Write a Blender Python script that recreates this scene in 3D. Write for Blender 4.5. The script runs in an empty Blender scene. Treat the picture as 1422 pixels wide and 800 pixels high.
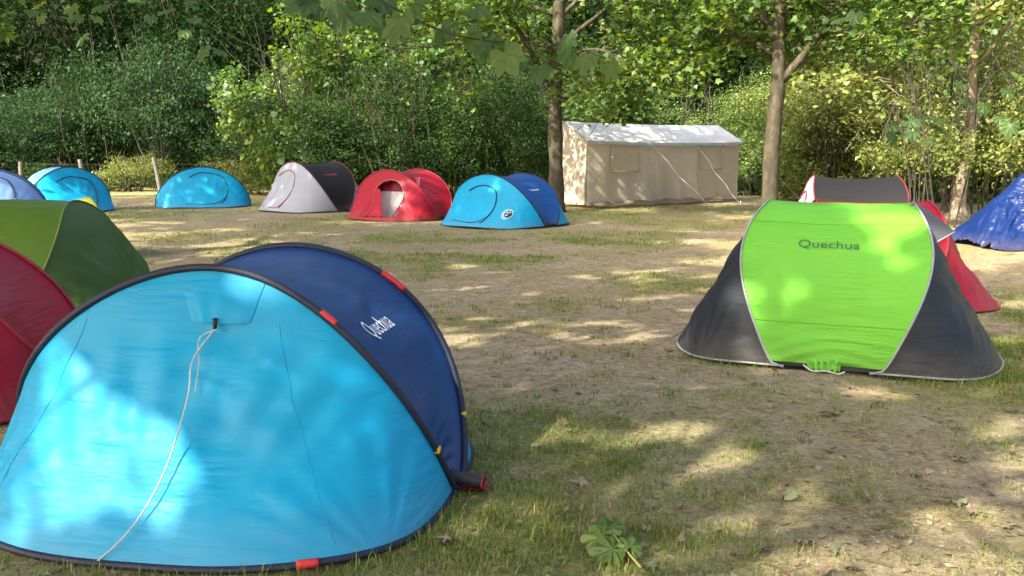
import bpy, math, random
import numpy as np
from mathutils import Vector

R = math.radians
rng = np.random.default_rng(7)
random.seed(7)
scene = bpy.context.scene
C = scene.collection

# ------------------------------------------------------------------ camera
CAM_H, FPX, PITCH = 1.45, 1231.0, R(8.7)
cam = bpy.data.cameras.new('camera')
cam.sensor_width = 36.0
cam.lens = 36.0 * FPX / 1422.0
cam.clip_end = 2000
camo = bpy.data.objects.new('camera', cam)
C.objects.link(camo)
camo.location = (0, 0, CAM_H)
camo.rotation_euler = (math.pi / 2 - PITCH, 0, 0)
scene.camera = camo

# ------------------------------------------------------------------ light
SUN_EL, SUN_AZ = R(38), math.atan2(-0.62, -0.56)      # azimuth measured from +Y towards +X
SUN = np.array([math.sin(SUN_AZ) * math.cos(SUN_EL), math.cos(SUN_AZ) * math.cos(SUN_EL), math.sin(SUN_EL)])
world = bpy.data.worlds.new('World')
scene.world = world
world.use_nodes = True
wn = world.node_tree.nodes
sky = wn.new('ShaderNodeTexSky')
sky.sky_type = 'NISHITA'
sky.sun_disc = False
sky.sun_elevation = SUN_EL
sky.sun_rotation = SUN_AZ
sky.air_density = 0.8
sky.dust_density = 6.0
sky.ozone_density = 0.3
bg = wn['Background']
bg.inputs['Strength'].default_value = 0.15
world.node_tree.links.new(sky.outputs[0], bg.inputs['Color'])
sl = bpy.data.lights.new('sun', 'SUN')
sl.energy = 3.3
sl.angle = R(0.6)
sl.color = (1.0, 0.93, 0.80)
so = bpy.data.objects.new('sun', sl)
C.objects.link(so)
so.rotation_euler = Vector(SUN).to_track_quat('Z', 'Y').to_euler()

scene.view_settings.view_transform = 'Standard'
scene.view_settings.look = 'None'
scene.view_settings.gamma = 1.0
scene.view_settings.exposure = 2.1
scene.render.engine = 'CYCLES'
scene.cycles.max_bounces = 7
scene.cycles.diffuse_bounces = 4
scene.cycles.transmission_bounces = 4
scene.cycles.caustics_reflective = False
scene.cycles.caustics_refractive = False
scene.cycles.sample_clamp_indirect = 6.0

# ------------------------------------------------------------------ helpers
_cp, _sp = math.cos(PITCH), math.sin(PITCH)
def ray(px, py):
    u, v = (px - 711.0) / FPX, (400.0 - py) / FPX
    return np.array([u, _cp + v * _sp, -_sp + v * _cp])
def G(px, py, z=0.0):
    d = ray(px, py)
    return np.array([0, 0, CAM_H]) + d * ((z - CAM_H) / d[2])
def P(px, py, Y):
    d = ray(px, py)
    return np.array([0, 0, CAM_H]) + d * (Y / d[1])

def link(o, parent=None):
    C.objects.link(o)
    if parent is not None:
        o.parent = parent
    return o
def tag(o, label=None, cat=None, group=None, kind=None):
    if label: o['label'] = label
    if cat: o['category'] = cat
    if group: o['group'] = group
    if kind: o['kind'] = kind
    return o
def thing(name, label, cat, loc=(0, 0, 0), rz=0.0, group=None):
    o = bpy.data.objects.new(name, None)
    o.empty_display_size = 0.2
    o.location = loc
    o.rotation_euler = (0, 0, rz)
    link(o)
    return tag(o, label, cat, group)
def mesh_obj(name, verts, faces, mat, parent=None, smooth=True):
    me = bpy.data.meshes.new(name)
    me.from_pydata([tuple(map(float, v)) for v in verts], [], faces)
    if smooth:
        me.polygons.foreach_set('use_smooth', [True] * len(me.polygons))
    me.materials.append(mat)
    me.update()
    return link(bpy.data.objects.new(name, me), parent)
def fast_mesh(name, V, F, mat, attr=None, smooth=False):
    """V (n,3), F (m,k) with constant k"""
    me = bpy.data.meshes.new(name)
    m, k = F.shape
    me.vertices.add(len(V)); me.vertices.foreach_set('co', V.astype(np.float32).ravel())
    me.loops.add(m * k); me.loops.foreach_set('vertex_index', F.astype(np.int32).ravel())
    me.polygons.add(m)
    me.polygons.foreach_set('loop_start', (np.arange(m) * k).astype(np.int32))
    try:
        me.polygons.foreach_set('loop_total', np.full(m, k, np.int32))
    except Exception:
        pass
    if smooth:
        me.polygons.foreach_set('use_smooth', np.ones(m, bool))
    if attr is not None:
        for nm, a in attr.items():
            at = me.attributes.new(nm, 'FLOAT', 'POINT')
            at.data.foreach_set('value', a.astype(np.float32))
    me.update(calc_edges=True)
    me.materials.append(mat)
    return me

class MB:
    def __init__(s): s.v, s.f = [], []
    def add(s, V, F):
        o = len(s.v)
        s.v.extend([tuple(map(float, p)) for p in V])
        s.f.extend([tuple(i + o for i in f) for f in F])
    def tube(s, pts, rad, n=8, cap=True):
        pts = np.asarray(pts, float)
        m = len(pts)
        rad = np.full(m, rad) if np.isscalar(rad) else np.asarray(rad, float)
        T = np.gradient(pts, axis=0)
        T /= np.linalg.norm(T, axis=1)[:, None] + 1e-12
        ref = np.array([0, 0, 1.0]) if abs(T[0][2]) < 0.9 else np.array([1.0, 0, 0])
        a = np.cross(T[0], ref); a /= np.linalg.norm(a)
        V = []
        for i in range(m):
            a = a - T[i] * np.dot(a, T[i]); a /= np.linalg.norm(a) + 1e-12
            b = np.cross(T[i], a)
            for k in range(n):
                w = 2 * math.pi * k / n
                V.append(pts[i] + rad[i] * (math.cos(w) * a + math.sin(w) * b))
        F = []
        for i in range(m - 1):
            for k in range(n):
                k2 = (k + 1) % n
                F.append((i * n + k, i * n + k2, (i + 1) * n + k2, (i + 1) * n + k))
        if cap:
            F.append(tuple(reversed(range(n)))); F.append(tuple((m - 1) * n + k for k in range(n)))
        s.add(V, F)
    def grid(s, A):
        r, c = A.shape[:2]
        F = [(i * c + j, i * c + j + 1, (i + 1) * c + j + 1, (i + 1) * c + j) for i in range(r - 1) for j in range(c - 1)]
        s.add(A.reshape(-1, 3), F)
    def box(s, c, d, rz=0.0):
        cx, cy, cz = c; dx, dy, dz = (q / 2 for q in d)
        ca, sa = math.cos(rz), math.sin(rz)
        V = []
        for z in (-dz, dz):
            for x, y in ((-dx, -dy), (dx, -dy), (dx, dy), (-dx, dy)):
                V.append((cx + x * ca - y * sa, cy + x * sa + y * ca, cz + z))
        s.add(V, [(3, 2, 1, 0), (4, 5, 6, 7), (0, 1, 5, 4), (1, 2, 6, 5), (2, 3, 7, 6), (3, 0, 4, 7)])
    def build(s, name, mat, parent=None, smooth=True):
        return mesh_obj(name, s.v, s.f, mat, parent, smooth)

def catmull(pts, n):
    pts = np.asarray(pts, float)
    Q = np.vstack([2 * pts[0] - pts[1], pts, 2 * pts[-1] - pts[-2]])
    out = []
    m = len(pts) - 1
    for t in np.linspace(0, m, n):
        i = min(int(t), m - 1); u = t - i
        p0, p1, p2, p3 = Q[i], Q[i + 1], Q[i + 2], Q[i + 3]
        out.append(0.5 * (2 * p1 + (p2 - p0) * u + (2 * p0 - 5 * p1 + 4 * p2 - p3) * u * u + (3 * p1 - p0 - 3 * p2 + p3) * u ** 3))
    return np.array(out)

# vectorised value noise
_tab = np.random.default_rng(3).random((256, 256))
def vnoise(x, y, s=1.0, oct=4):
    x, y = np.asarray(x, float) / s, np.asarray(y, float) / s
    tot, amp, out = 0, 1.0, 0
    for o in range(oct):
        xi, yi = np.floor(x).astype(int), np.floor(y).astype(int)
        fx, fy = x - xi, y - yi
        fx, fy = fx * fx * (3 - 2 * fx), fy * fy * (3 - 2 * fy)
        a = _tab[xi % 256, yi % 256]; b = _tab[(xi + 1) % 256, yi % 256]
        c = _tab[xi % 256, (yi + 1) % 256]; d = _tab[(xi + 1) % 256, (yi + 1) % 256]
        out = out + amp * ((a * (1 - fx) + b * fx) * (1 - fy) + (c * (1 - fx) + d * fx) * fy)
        tot += amp; amp *= 0.5; x = x * 2.03 + 17.3; y = y * 2.03 + 9.1
    return out / tot

# ------------------------------------------------------------------ materials
def new_mat(name):
    m = bpy.data.materials.new(name); m.use_nodes = True
    nt = m.node_tree
    for n in list(nt.nodes):
        nt.nodes.remove(n)
    out = nt.nodes.new('ShaderNodeOutputMaterial')
    return m, nt, out
def N(nt, t, **kw):
    n = nt.nodes.new('ShaderNode' + t)
    for k, v in kw.items():
        if k.startswith('i_'):
            n.inputs[k[2:].replace('_', ' ')].default_value = v
        else:
            setattr(n, k, v)
    return n
def col4(c): return (c[0], c[1], c[2], 1.0)
def noise(nt, vec, scale, detail=4, rough=0.55):
    n = N(nt, 'TexNoise'); n.inputs['Scale'].default_value = scale
    n.inputs['Detail'].default_value = detail; n.inputs['Roughness'].default_value = rough
    if vec is not None: nt.links.new(vec, n.inputs['Vector'])
    return n
def ramp(nt, fac, stops):
    r = N(nt, 'ValToRGB')
    el = r.color_ramp.elements
    while len(el) < len(stops): el.new(0.5)
    for e, (p, c) in zip(el, stops):
        e.position = p; e.color = col4(c) if len(c) == 3 else c
    nt.links.new(fac, r.inputs['Fac'])
    return r

def fabric(name, colr, rough=0.5, transl=0.22, wr=0.5, dirt=0.25, weave=True):
    """thin coated tent cloth: creases in relief, slight dirt, some light let through"""
    m, nt, out = new_mat(name)
    L = nt.links.new
    tc = N(nt, 'TexCoord')
    mp = N(nt, 'Mapping'); mp.inputs['Scale'].default_value = (1.0, 1.0, 2.6)
    L(tc.outputs['Object'], mp.inputs['Vector'])
    n1 = noise(nt, mp.outputs[0], 3.2, 3, 0.5)
    n1.inputs['Distortion'].default_value = 0.25
    acc = None
    for ang, st, scl in ((0.55, 8.0, 2.6), (-0.8, 10.0, 2.2), (1.25, 9.0, 2.4), (0.12, 9.0, 3.2)):      # straight creases in a few directions
        m2 = N(nt, 'Mapping'); m2.inputs['Rotation'].default_value = (ang, 0, 0); m2.inputs['Scale'].default_value = (1.0, 1.0, st); L(tc.outputs['Object'], m2.inputs['Vector'])
        nn = noise(nt, m2.outputs[0], scl, 2, 0.45); nn.inputs['Distortion'].default_value = 0.15
        msk = noise(nt, tc.outputs['Object'], 2.3 + ang, 2); msk.inputs['Distortion'].default_value = 0.3
        mr0 = N(nt, 'MapRange'); mr0.inputs['From Min'].default_value = 0.52; mr0.inputs['From Max'].default_value = 0.66; L(msk.outputs['Fac'], mr0.inputs['Value'])
        ab = N(nt, 'Math', operation='SUBTRACT'); ab.inputs[1].default_value = 0.5; L(nn.outputs['Fac'], ab.inputs[0])
        ab2 = N(nt, 'Math', operation='ABSOLUTE'); L(ab.outputs[0], ab2.inputs[0])
        mm = N(nt, 'Math', operation='MULTIPLY'); L(ab2.outputs[0], mm.inputs[0]); L(mr0.outputs[0], mm.inputs[1])
        if acc is None: acc = mm
        else:
            a2 = N(nt, 'Math', operation='ADD'); L(acc.outputs[0], a2.inputs[0]); L(mm.outputs[0], a2.inputs[1]); acc = a2
    vo = acc
    fine = noise(nt, tc.outputs['Object'], 160, 2)
    b1 = N(nt, 'Bump'); b1.inputs['Strength'].default_value = 0.22 * wr; b1.inputs['Distance'].default_value = 0.05
    L(n1.outputs['Fac'], b1.inputs['Height'])
    b2 = N(nt, 'Bump'); b2.inputs['Strength'].default_value = 0.5 * wr; b2.inputs['Distance'].default_value = 0.05
    L(vo.outputs[0], b2.inputs['Height']); L(b1.outputs[0], b2.inputs['Normal'])
    b3 = N(nt, 'Bump'); b3.inputs['Strength'].default_value = 0.06; b3.inputs['Distance'].default_value = 0.004
    L(fine.outputs['Fac'], b3.inputs['Height']); L(b2.outputs[0], b3.inputs['Normal'])
    dn = noise(nt, tc.outputs['Object'], 1.7, 5, 0.65)
    hsv = N(nt, 'HueSaturation'); hsv.inputs['Color'].default_value = col4(colr)
    mr = N(nt, 'MapRange'); mr.inputs['To Min'].default_value = 0.82; mr.inputs['To Max'].default_value = 1.14
    L(dn.outputs['Fac'], mr.inputs['Value']); L(mr.outputs[0], hsv.inputs['Value'])
    # splashed soil along the hem
    sep = N(nt, 'SeparateXYZ'); L(tc.outputs['Object'], sep.inputs[0])
    mz = N(nt, 'MapRange'); mz.inputs['From Min'].default_value = 0.22; mz.inputs['From Max'].default_value = 0.0
    L(sep.outputs['Z'], mz.inputs['Value'])
    spn = noise(nt, tc.outputs['Object'], 14, 5, 0.7)
    mul = N(nt, 'Math', operation='MULTIPLY'); L(mz.outputs[0], mul.inputs[0]); L(spn.outputs['Fac'], mul.inputs[1])
    mul2 = N(nt, 'Math', operation='MULTIPLY'); mul2.inputs[1].default_value = dirt * 1.6; L(mul.outputs[0], mul2.inputs[0])
    mix = N(nt, 'Mix', data_type='RGBA'); mix.inputs['B'].default_value = (0.22, 0.17, 0.11, 1)
    L(mul2.outputs[0], mix.inputs['Factor']); L(hsv.outputs[0], mix.inputs['A'])
    pr = N(nt, 'BsdfPrincipled'); pr.inputs['Roughness'].default_value = rough
    pr.inputs['Specular IOR Level'].default_value = 0.28
    L(mix.outputs['Result'], pr.inputs['Base Color']); L(b3.outputs[0], pr.inputs['Normal'])
    tr = N(nt, 'BsdfTranslucent'); L(mix.outputs['Result'], tr.inputs['Color'])
    ms = N(nt, 'MixShader'); ms.inputs[0].default_value = transl
    L(pr.outputs[0], ms.inputs[1]); L(tr.outputs[0], ms.inputs[2]); L(ms.outputs[0], out.inputs['Surface'])
    return m
def plain(name, colr, rough=0.6, var=0.15, scale=30, bump=0.15, spec=0.4):
    m, nt, out = new_mat(name)
    L = nt.links.new
    tc = N(nt, 'TexCoord')
    n1 = noise(nt, tc.outputs['Object'], scale, 4)
    hsv = N(nt, 'HueSaturation'); hsv.inputs['Color'].default_value = col4(colr)
    mr = N(nt, 'MapRange'); mr.inputs['To Min'].default_value = 1 - var; mr.inputs['To Max'].default_value = 1 + var
    L(n1.outputs['Fac'], mr.inputs['Value']); L(mr.outputs[0], hsv.inputs['Value'])
    b = N(nt, 'Bump'); b.inputs['Strength'].default_value = bump; b.inputs['Distance'].default_value = 0.01
    L(n1.outputs['Fac'], b.inputs['Height'])
    pr = N(nt, 'BsdfPrincipled'); pr.inputs['Roughness'].default_value = rough
    pr.inputs['Specular IOR Level'].default_value = spec
    L(hsv.outputs[0], pr.inputs['Base Color']); L(b.outputs[0], pr.inputs['Normal'])
    L(pr.outputs[0], out.inputs['Surface'])
    return m
def leafmat(name, stops, transl=0.35, gloss=0.07, grough=0.5):
    gloss *= 0.35
    m, nt, out = new_mat(name)
    L = nt.links.new
    at = N(nt, 'Attribute', attribute_name='rnd')
    rp = ramp(nt, at.outputs['Fac'], stops)
    df = N(nt, 'BsdfDiffuse'); L(rp.outputs[0], df.inputs['Color'])
    tr = N(nt, 'BsdfTranslucent')
    hs = N(nt, 'HueSaturation'); hs.inputs['Hue'].default_value = 0.485; hs.inputs['Saturation'].default_value = 1.15; hs.inputs['Value'].default_value = 1.35
    L(rp.outputs[0], hs.inputs['Color']); L(hs.outputs[0], tr.inputs['Color'])
    m1 = N(nt, 'MixShader'); m1.inputs[0].default_value = transl
    L(df.outputs[0], m1.inputs[1]); L(tr.outputs[0], m1.inputs[2])
    gl = N(nt, 'BsdfGlossy'); gl.inputs['Roughness'].default_value = grough; gl.inputs['Color'].default_value = (0.9, 0.95, 1, 1)
    m2 = N(nt, 'MixShader'); m2.inputs[0].default_value = gloss
    L(m1.outputs[0], m2.inputs[1]); L(gl.outputs[0], m2.inputs[2])
    L(m2.outputs[0], out.inputs['Surface'])
    return m
def barkmat(name, c1, c2, c3):
    m, nt, out = new_mat(name)
    L = nt.links.new
    tc = N(nt, 'TexCoord')
    mp = N(nt, 'Mapping'); mp.inputs['Scale'].default_value = (1, 1, 0.45); L(tc.outputs['Object'], mp.inputs[0])
    a = noise(nt, mp.outputs[0], 9, 5, 0.6)
    v = N(nt, 'TexVoronoi'); v.inputs['Scale'].default_value = 7; L(mp.outputs[0], v.inputs['Vector'])
    rp = ramp(nt, a.outputs['Fac'], [(0.3, c1), (0.5, c2), (0.72, c3)])
    mx = N(nt, 'Mix', data_type='RGBA', blend_type='MULTIPLY'); mx.inputs['Factor'].default_value = 0.6
    vr = ramp(nt, v.outputs['Distance'], [(0.15, (0.95, 0.95, 0.9)), (0.6, (0.55, 0.55, 0.5))])
    L(rp.outputs[0], mx.inputs['A']); L(vr.outputs[0], mx.inputs['B'])
    b = N(nt, 'Bump'); b.inputs['Strength'].default_value = 0.6; b.inputs['Distance'].default_value = 0.03
    L(a.outputs['Fac'], b.inputs['Height'])
    pr = N(nt, 'BsdfPrincipled'); pr.inputs['Roughness'].default_value = 0.85
    L(mx.outputs['Result'], pr.inputs['Base Color']); L(b.outputs[0], pr.inputs['Normal']); L(pr.outputs[0], out.inputs['Surface'])
    return m

CYAN = fabric('cyan_cloth', (0.005, 0.37, 0.64), rough=0.48, wr=0.5)
NAVY = fabric('navy_cloth', (0.014, 0.060, 0.20), rough=0.42, wr=0.4)
BLUE = fabric('blue_cloth', (0.016, 0.085, 0.30), rough=0.42, wr=0.4)
GREEN = fabric('lime_cloth', (0.19, 0.60, 0.045), rough=0.45, wr=0.95, transl=0.3)
GREY = fabric('dark_grey_cloth', (0.019, 0.022, 0.027), rough=0.5, wr=0.35, transl=0.1)
CHAR = fabric('charcoal_cloth', (0.011, 0.0105, 0.0115), rough=0.7, wr=0.3, transl=0.12)
RED = fabric('red_cloth', (0.37, 0.009, 0.026), rough=0.45, wr=0.5)
DRED = fabric('dark_red_cloth', (0.22, 0.016, 0.035), rough=0.5, wr=0.4)
OLIVE = fabric('olive_green_cloth', (0.085, 0.17, 0.018), rough=0.5, wr=0.35)
OLIVED = fabric('dark_olive_cloth', (0.06, 0.12, 0.018), rough=0.5, wr=0.35)
FLAPG = fabric('mid_grey_cloth', (0.11, 0.115, 0.125), rough=0.5, wr=0.2)
SILVER = fabric('pale_grey_cloth', (0.36, 0.385, 0.44), rough=0.45, wr=0.4)
LILAC = fabric('lilac_cloth', (0.20, 0.36, 0.74), rough=0.5, wr=0.3)
ICE = fabric('ice_blue_cloth', (0.30, 0.62, 0.72), rough=0.45, wr=0.3)
YELLOW = fabric('pale_yellow_cloth', (0.72, 0.72, 0.12), rough=0.5, wr=0.3)
WHITEC = fabric('white_cloth', (0.72, 0.71, 0.70), rough=0.6, wr=0.4)
BEIGE = fabric('beige_canvas', (0.63, 0.56, 0.45), rough=0.85, wr=0.55, transl=0.35, dirt=0.35)
ROOFW = fabric('white_roof_canvas', (0.80, 0.81, 0.80), rough=0.6, wr=0.35, transl=0.35)
TARP = fabric('blue_tarp', (0.005, 0.019, 0.095), rough=0.34, wr=1.6, transl=0.05)
TAPE_NAVY = plain('navy_tape', (0.012, 0.016, 0.035), 0.6)
TAPE_GREY = plain('grey_tape', (0.26, 0.27, 0.29), 0.5)
TAPE_RED = plain('red_tape', (0.27, 0.018, 0.03), 0.55)
TAPE_DKRED = plain('dark_red_tape', (0.12, 0.012, 0.018), 0.6)
TAPE_BLACK = plain('black_tape', (0.012, 0.012, 0.014), 0.5)
TAPE_OLIVE = plain('yellow_green_tape', (0.13, 0.18, 0.025), 0.55)
TAGRED = plain('red_tag', (0.55, 0.03, 0.03), 0.5)
YCLIP = plain('yellow_clip', (0.65, 0.42, 0.03), 0.4)
PRINT_W = plain('white_print', (0.78, 0.80, 0.82), 0.5, 0.05)
PRINT_D = plain('dark_print', (0.03, 0.11, 0.035), 0.5, 0.05)
PRINT_Y = plain('yellow_green_print', (0.125, 0.22, 0.025), 0.5, 0.05)
PRINT_R = plain('red_print', (0.35, 0.04, 0.05), 0.5, 0.05)
SHEET = plain('groundsheet', (0.022, 0.024, 0.028), 0.6)
ROPE = plain('white_cord', (0.48, 0.465, 0.42), 0.85, 0.25, 200)
STEEL = plain('peg_steel', (0.45, 0.45, 0.46), 0.35)
WOODP = plain('weathered_post', (0.13, 0.12, 0.10), 0.9, 0.35, 12, 0.5)
WIRE = plain('rusty_wire', (0.05, 0.045, 0.04), 0.8)
BARK = barkmat('plane_bark', (0.030, 0.026, 0.014), (0.062, 0.052, 0.029), (0.125, 0.105, 0.060))
BARKP = barkmat('pale_bark', (0.14, 0.11, 0.075), (0.24, 0.19, 0.13), (0.36, 0.30, 0.21))
BARKD = barkmat('shrub_bark', (0.022, 0.019, 0.013), (0.045, 0.037, 0.024), (0.075, 0.062, 0.04))
LF_PLANE = leafmat('plane_leaf', [(0, (0.045, 0.095, 0.018)), (0.5, (0.085, 0.16, 0.028)), (0.85, (0.14, 0.21, 0.035)), (1, (0.26, 0.30, 0.05))], 0.42, 0.08)
LF_BLUE = leafmat('willow_leaf', [(0, (0.016, 0.040, 0.014)), (0.6, (0.036, 0.075, 0.028)), (1, (0.070, 0.118, 0.046))], 0.28, 0.01)
LF_MID = leafmat('privet_leaf', [(0, (0.016, 0.038, 0.010)), (0.6, (0.036, 0.075, 0.018)), (1, (0.080, 0.135, 0.032))], 0.28, 0.02)
LF_LIME = leafmat('lime_leaf', [(0, (0.06, 0.11, 0.022)), (0.6, (0.12, 0.19, 0.042)), (1, (0.22, 0.28, 0.06))], 0.35, 0.07)
LF_YEL = leafmat('yellowish_leaf', [(0, (0.08, 0.115, 0.024)), (0.5, (0.15, 0.19, 0.042)), (0.85, (0.20, 0.225, 0.055)), (1, (0.27, 0.25, 0.08))], 0.35, 0.06)
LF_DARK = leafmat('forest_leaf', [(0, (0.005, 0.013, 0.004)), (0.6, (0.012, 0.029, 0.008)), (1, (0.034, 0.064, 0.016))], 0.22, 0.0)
LF_DRY = leafmat('dead_leaf', [(0, (0.13, 0.085, 0.045)), (0.5, (0.24, 0.17, 0.10)), (0.8, (0.34, 0.27, 0.18)), (1, (0.16, 0.20, 0.09))], 0.15, 0.05)
LF_GRASS = leafmat('grass_blade', [(0, (0.07, 0.135, 0.022)), (0.45, (0.14, 0.20, 0.036)), (0.7, (0.26, 0.26, 0.07)), (1, (0.42, 0.35, 0.16))], 0.3, 0.04)

# ------------------------------------------------------------------ ground
def grass_cover(x, y):
    """how much grass covers the trodden soil (0..1)"""
    a = vnoise(x + 40, y * 1.0 + 11, 1.9, 5)
    b = vnoise(x - 13, y + 70, 0.42, 3)
    base = a * 0.72 + b * 0.33
    near = np.clip((7.5 - y) / 4.0, 0, 1) * 0.085                     # greener near the lower tents
    trod = np.exp(-(((x - 0.9) / 2.6) ** 2 + ((y - 10.5) / 4.2) ** 2)) * 0.13
    far = np.clip((y - 13) / 5, 0, 1) * 0.03
    lawn = np.clip((y - 29) / 4, 0, 1) * np.clip((x - 8) / 4, 0, 1) * 0.5
    wood = np.clip((y - 36) / 4, 0, 1) * 3
    return np.clip((base + near - trod + far + lawn + wood - 0.385) / 0.36, 0, 1 + 0.5 * (y > 37))
def relief(x, y):
    z = (vnoise(x + 5, y - 3, 0.55, 4) - 0.5) * 0.035 * np.clip(1.2 - np.abs(y) / 60, 0, 1)
    z = z - 0.008
    t = np.clip((y - 44) / 40, 0, 1); z = z + 20 * t * t * (3 - 2 * t)
    t = np.clip((np.abs(x) - 34) / 40, 0, 1) * np.clip((y - 20) / 25, 0, 1); z = z + 14 * t * t * (3 - 2 * t)
    return z
def graded(lo, hi, d0, g, c):
    out = [c]; s = d0
    while out[-1] < hi: out.append(out[-1] + s); s *= g
    s = d0
    while out[0] > lo: out.insert(0, out[0] - s); s *= g
    return np.array(out)
gx = graded(-400, 400, 0.055, 1.022, 1.0)
gy = np.concatenate([graded(-120, 2.4, 0.3, 1.15, 2.4)[:-1], graded(2.4, 900, 0.045, 1.018, 2.4)])
gy = np.unique(gy)
X, Y = np.meshgrid(gx, gy)
Z = relief(X, Y)
V = np.stack([X, Y, Z], -1).reshape(-1, 3)
r_, c_ = X.shape
ii = (np.arange(r_ - 1)[:, None] * c_ + np.arange(c_ - 1)[None, :]).ravel()
F = np.stack([ii, ii + 1, ii + c_ + 1, ii + c_], 1)
gm, nt, out = new_mat('trodden_ground')
L = nt.links.new
tc = N(nt, 'TexCoord')
at = N(nt, 'Attribute', attribute_name='cover')
n_big = noise(nt, tc.outputs['Object'], 0.9, 6, 0.62)
n_mid = noise(nt, tc.outputs['Object'], 7.0, 6, 0.68)
n_fin = noise(nt, tc.outputs['Object'], 55.0, 5, 0.72)
mp = N(nt, 'Mapping'); mp.inputs['Rotation'].default_value = (0, 0, 0.6); mp.inputs['Scale'].default_value = (1, 4.5, 1)
L(tc.outputs['Object'], mp.inputs[0])
n_str = noise(nt, mp.outputs[0], 26.0, 4, 0.7)
soil = ramp(nt, n_mid.outputs['Fac'], [(0.28, (0.19, 0.144, 0.095)), (0.5, (0.31, 0.245, 0.155)), (0.72, (0.43, 0.35, 0.23))])
straw = ramp(nt, n_str.outputs['Fac'], [(0.35, (0.15, 0.115, 0.06)), (0.6, (0.31, 0.25, 0.125)), (0.8, (0.42, 0.35, 0.19))])
green = ramp(nt, n_fin.outputs['Fac'], [(0.3, (0.105, 0.122, 0.030)), (0.55, (0.195, 0.20, 0.055)), (0.75, (0.34, 0.30, 0.11))])
mxa = N(nt, 'Mix', data_type='RGBA')
stf = N(nt, 'MapRange'); stf.inputs['From Min'].default_value = 0.42; stf.inputs['From Max'].default_value = 0.66
L(n_big.outputs['Fac'], stf.inputs['Value']); L(stf.outputs[0], mxa.inputs['Factor'])
L(soil.outputs[0], mxa.inputs['A']); L(straw.outputs[0], mxa.inputs['B'])
ad = N(nt, 'Math', operation='MULTIPLY_ADD'); ad.inputs[1].default_value = 1.1; L(n_fin.outputs['Fac'], ad.inputs[0])
sb = N(nt, 'Math', operation='SUBTRACT'); sb.inputs[1].default_value = 0.62; L(at.outputs['Fac'], sb.inputs[0]); L(sb.outputs[0], ad.inputs[2])
cl = N(nt, 'Clamp'); L(ad.outputs[0], cl.inputs['Value'])
ml = N(nt, 'Math', operation='MULTIPLY'); ml.inputs[1].default_value = 0.85; L(cl.outputs[0], ml.inputs[0])
mxb = N(nt, 'Mix', data_type='RGBA'); L(ml.outputs[0], mxb.inputs['Factor']); L(mxa.outputs['Result'], mxb.inputs['A']); L(green.outputs[0], mxb.inputs['B'])
fv = N(nt, 'MapRange'); fv.inputs['From Min'].default_value = 0.25; fv.inputs['From Max'].default_value = 0.75; fv.inputs['To Min'].default_value = 0.62; fv.inputs['To Max'].default_value = 1.35
L(n_fin.outputs['Fac'], fv.inputs['Value'])
n_c = noise(nt, tc.outputs['Object'], 17.0, 5, 0.75)
fv2 = N(nt, 'MapRange'); fv2.inputs['From Min'].default_value = 0.3; fv2.inputs['From Max'].default_value = 0.7; fv2.inputs['To Min'].default_value = 0.66; fv2.inputs['To Max'].default_value = 1.32
L(n_c.outputs['Fac'], fv2.inputs['Value'])
fvm = N(nt, 'Math', operation='MULTIPLY'); L(fv.outputs[0], fvm.inputs[0]); L(fv2.outputs[0], fvm.inputs[1])
hs = N(nt, 'HueSaturation'); L(mxb.outputs['Result'], hs.inputs['Color']); L(fvm.outputs[0], hs.inputs['Value'])
bm = N(nt, 'Bump'); bm.inputs['Strength'].default_value = 0.7; bm.inputs['Distance'].default_value = 0.02
L(n_fin.outputs['Fac'], bm.inputs['Height'])
bm2 = N(nt, 'Bump'); bm2.inputs['Strength'].default_value = 0.5; bm2.inputs['Distance'].default_value = 0.04
L(n_mid.outputs['Fac'], bm2.inputs['Height']); L(bm.outputs[0], bm2.inputs['Normal'])
pr = N(nt, 'BsdfPrincipled'); pr.inputs['Roughness'].default_value = 0.95; pr.inputs['Specular IOR Level'].default_value = 0.15
am = N(nt, 'Attribute', attribute_name='mould')
mould = ramp(nt, n_mid.outputs['Fac'], [(0.3, (0.012, 0.016, 0.007)), (0.7, (0.035, 0.034, 0.016))])
mxm = N(nt, 'Mix', data_type='RGBA'); L(am.outputs['Fac'], mxm.inputs['Factor']); L(hs.outputs[0], mxm.inputs['A']); L(mould.outputs[0], mxm.inputs['B'])
L(mxm.outputs['Result'], pr.inputs['Base Color']); L(bm2.outputs[0], pr.inputs['Normal']); L(pr.outputs[0], out.inputs['Surface'])
ground = link(bpy.data.objects.new('ground', fast_mesh('ground', V, F, gm, {'cover': grass_cover(X, Y).ravel(), 'mould': (np.clip((Y - 37) / 5, 0, 1) * np.clip(1 - np.maximum(0, X - 9) / 6 * (Y < 44), 0, 1)).ravel()}, True)))
tag(ground, 'trodden campsite ground of dry soil and patchy grass', 'ground', kind='structure')

# ------------------------------------------------------------------ leaves
def frames(nrm, r=rng, up=None):
    n = nrm / (np.linalg.norm(nrm, axis=1)[:, None] + 1e-9)
    t = r.normal(size=n.shape) if up is None else up
    t = t - n * np.sum(t * n, 1)[:, None]
    t /= np.linalg.norm(t, axis=1)[:, None] + 1e-9
    return np.stack([np.cross(t, n), t, n], -1)          # columns x, y(tip), z(normal)
def leaf_cloud(tv, tf, pos, nrm, scale, rnd, up=None, r=rng):
    M = frames(nrm, r, up)
    W = np.einsum('nij,kj->nki', M, tv) * scale[:, None, None] + pos[:, None, :]
    k = len(tv)
    Fx = (np.arange(len(pos)) * k)[:, None, None] + tf[None]
    return W.reshape(-1, 3), Fx.reshape(-1, tf.shape[1]), np.repeat(rnd, k)
_mp = [(0, -0.02), (0.16, 0.06), (0.42, 0.02), (0.34, 0.22), (0.56, 0.46), (0.29, 0.48), (0.22, 0.62), (0, 1.0)]
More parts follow.
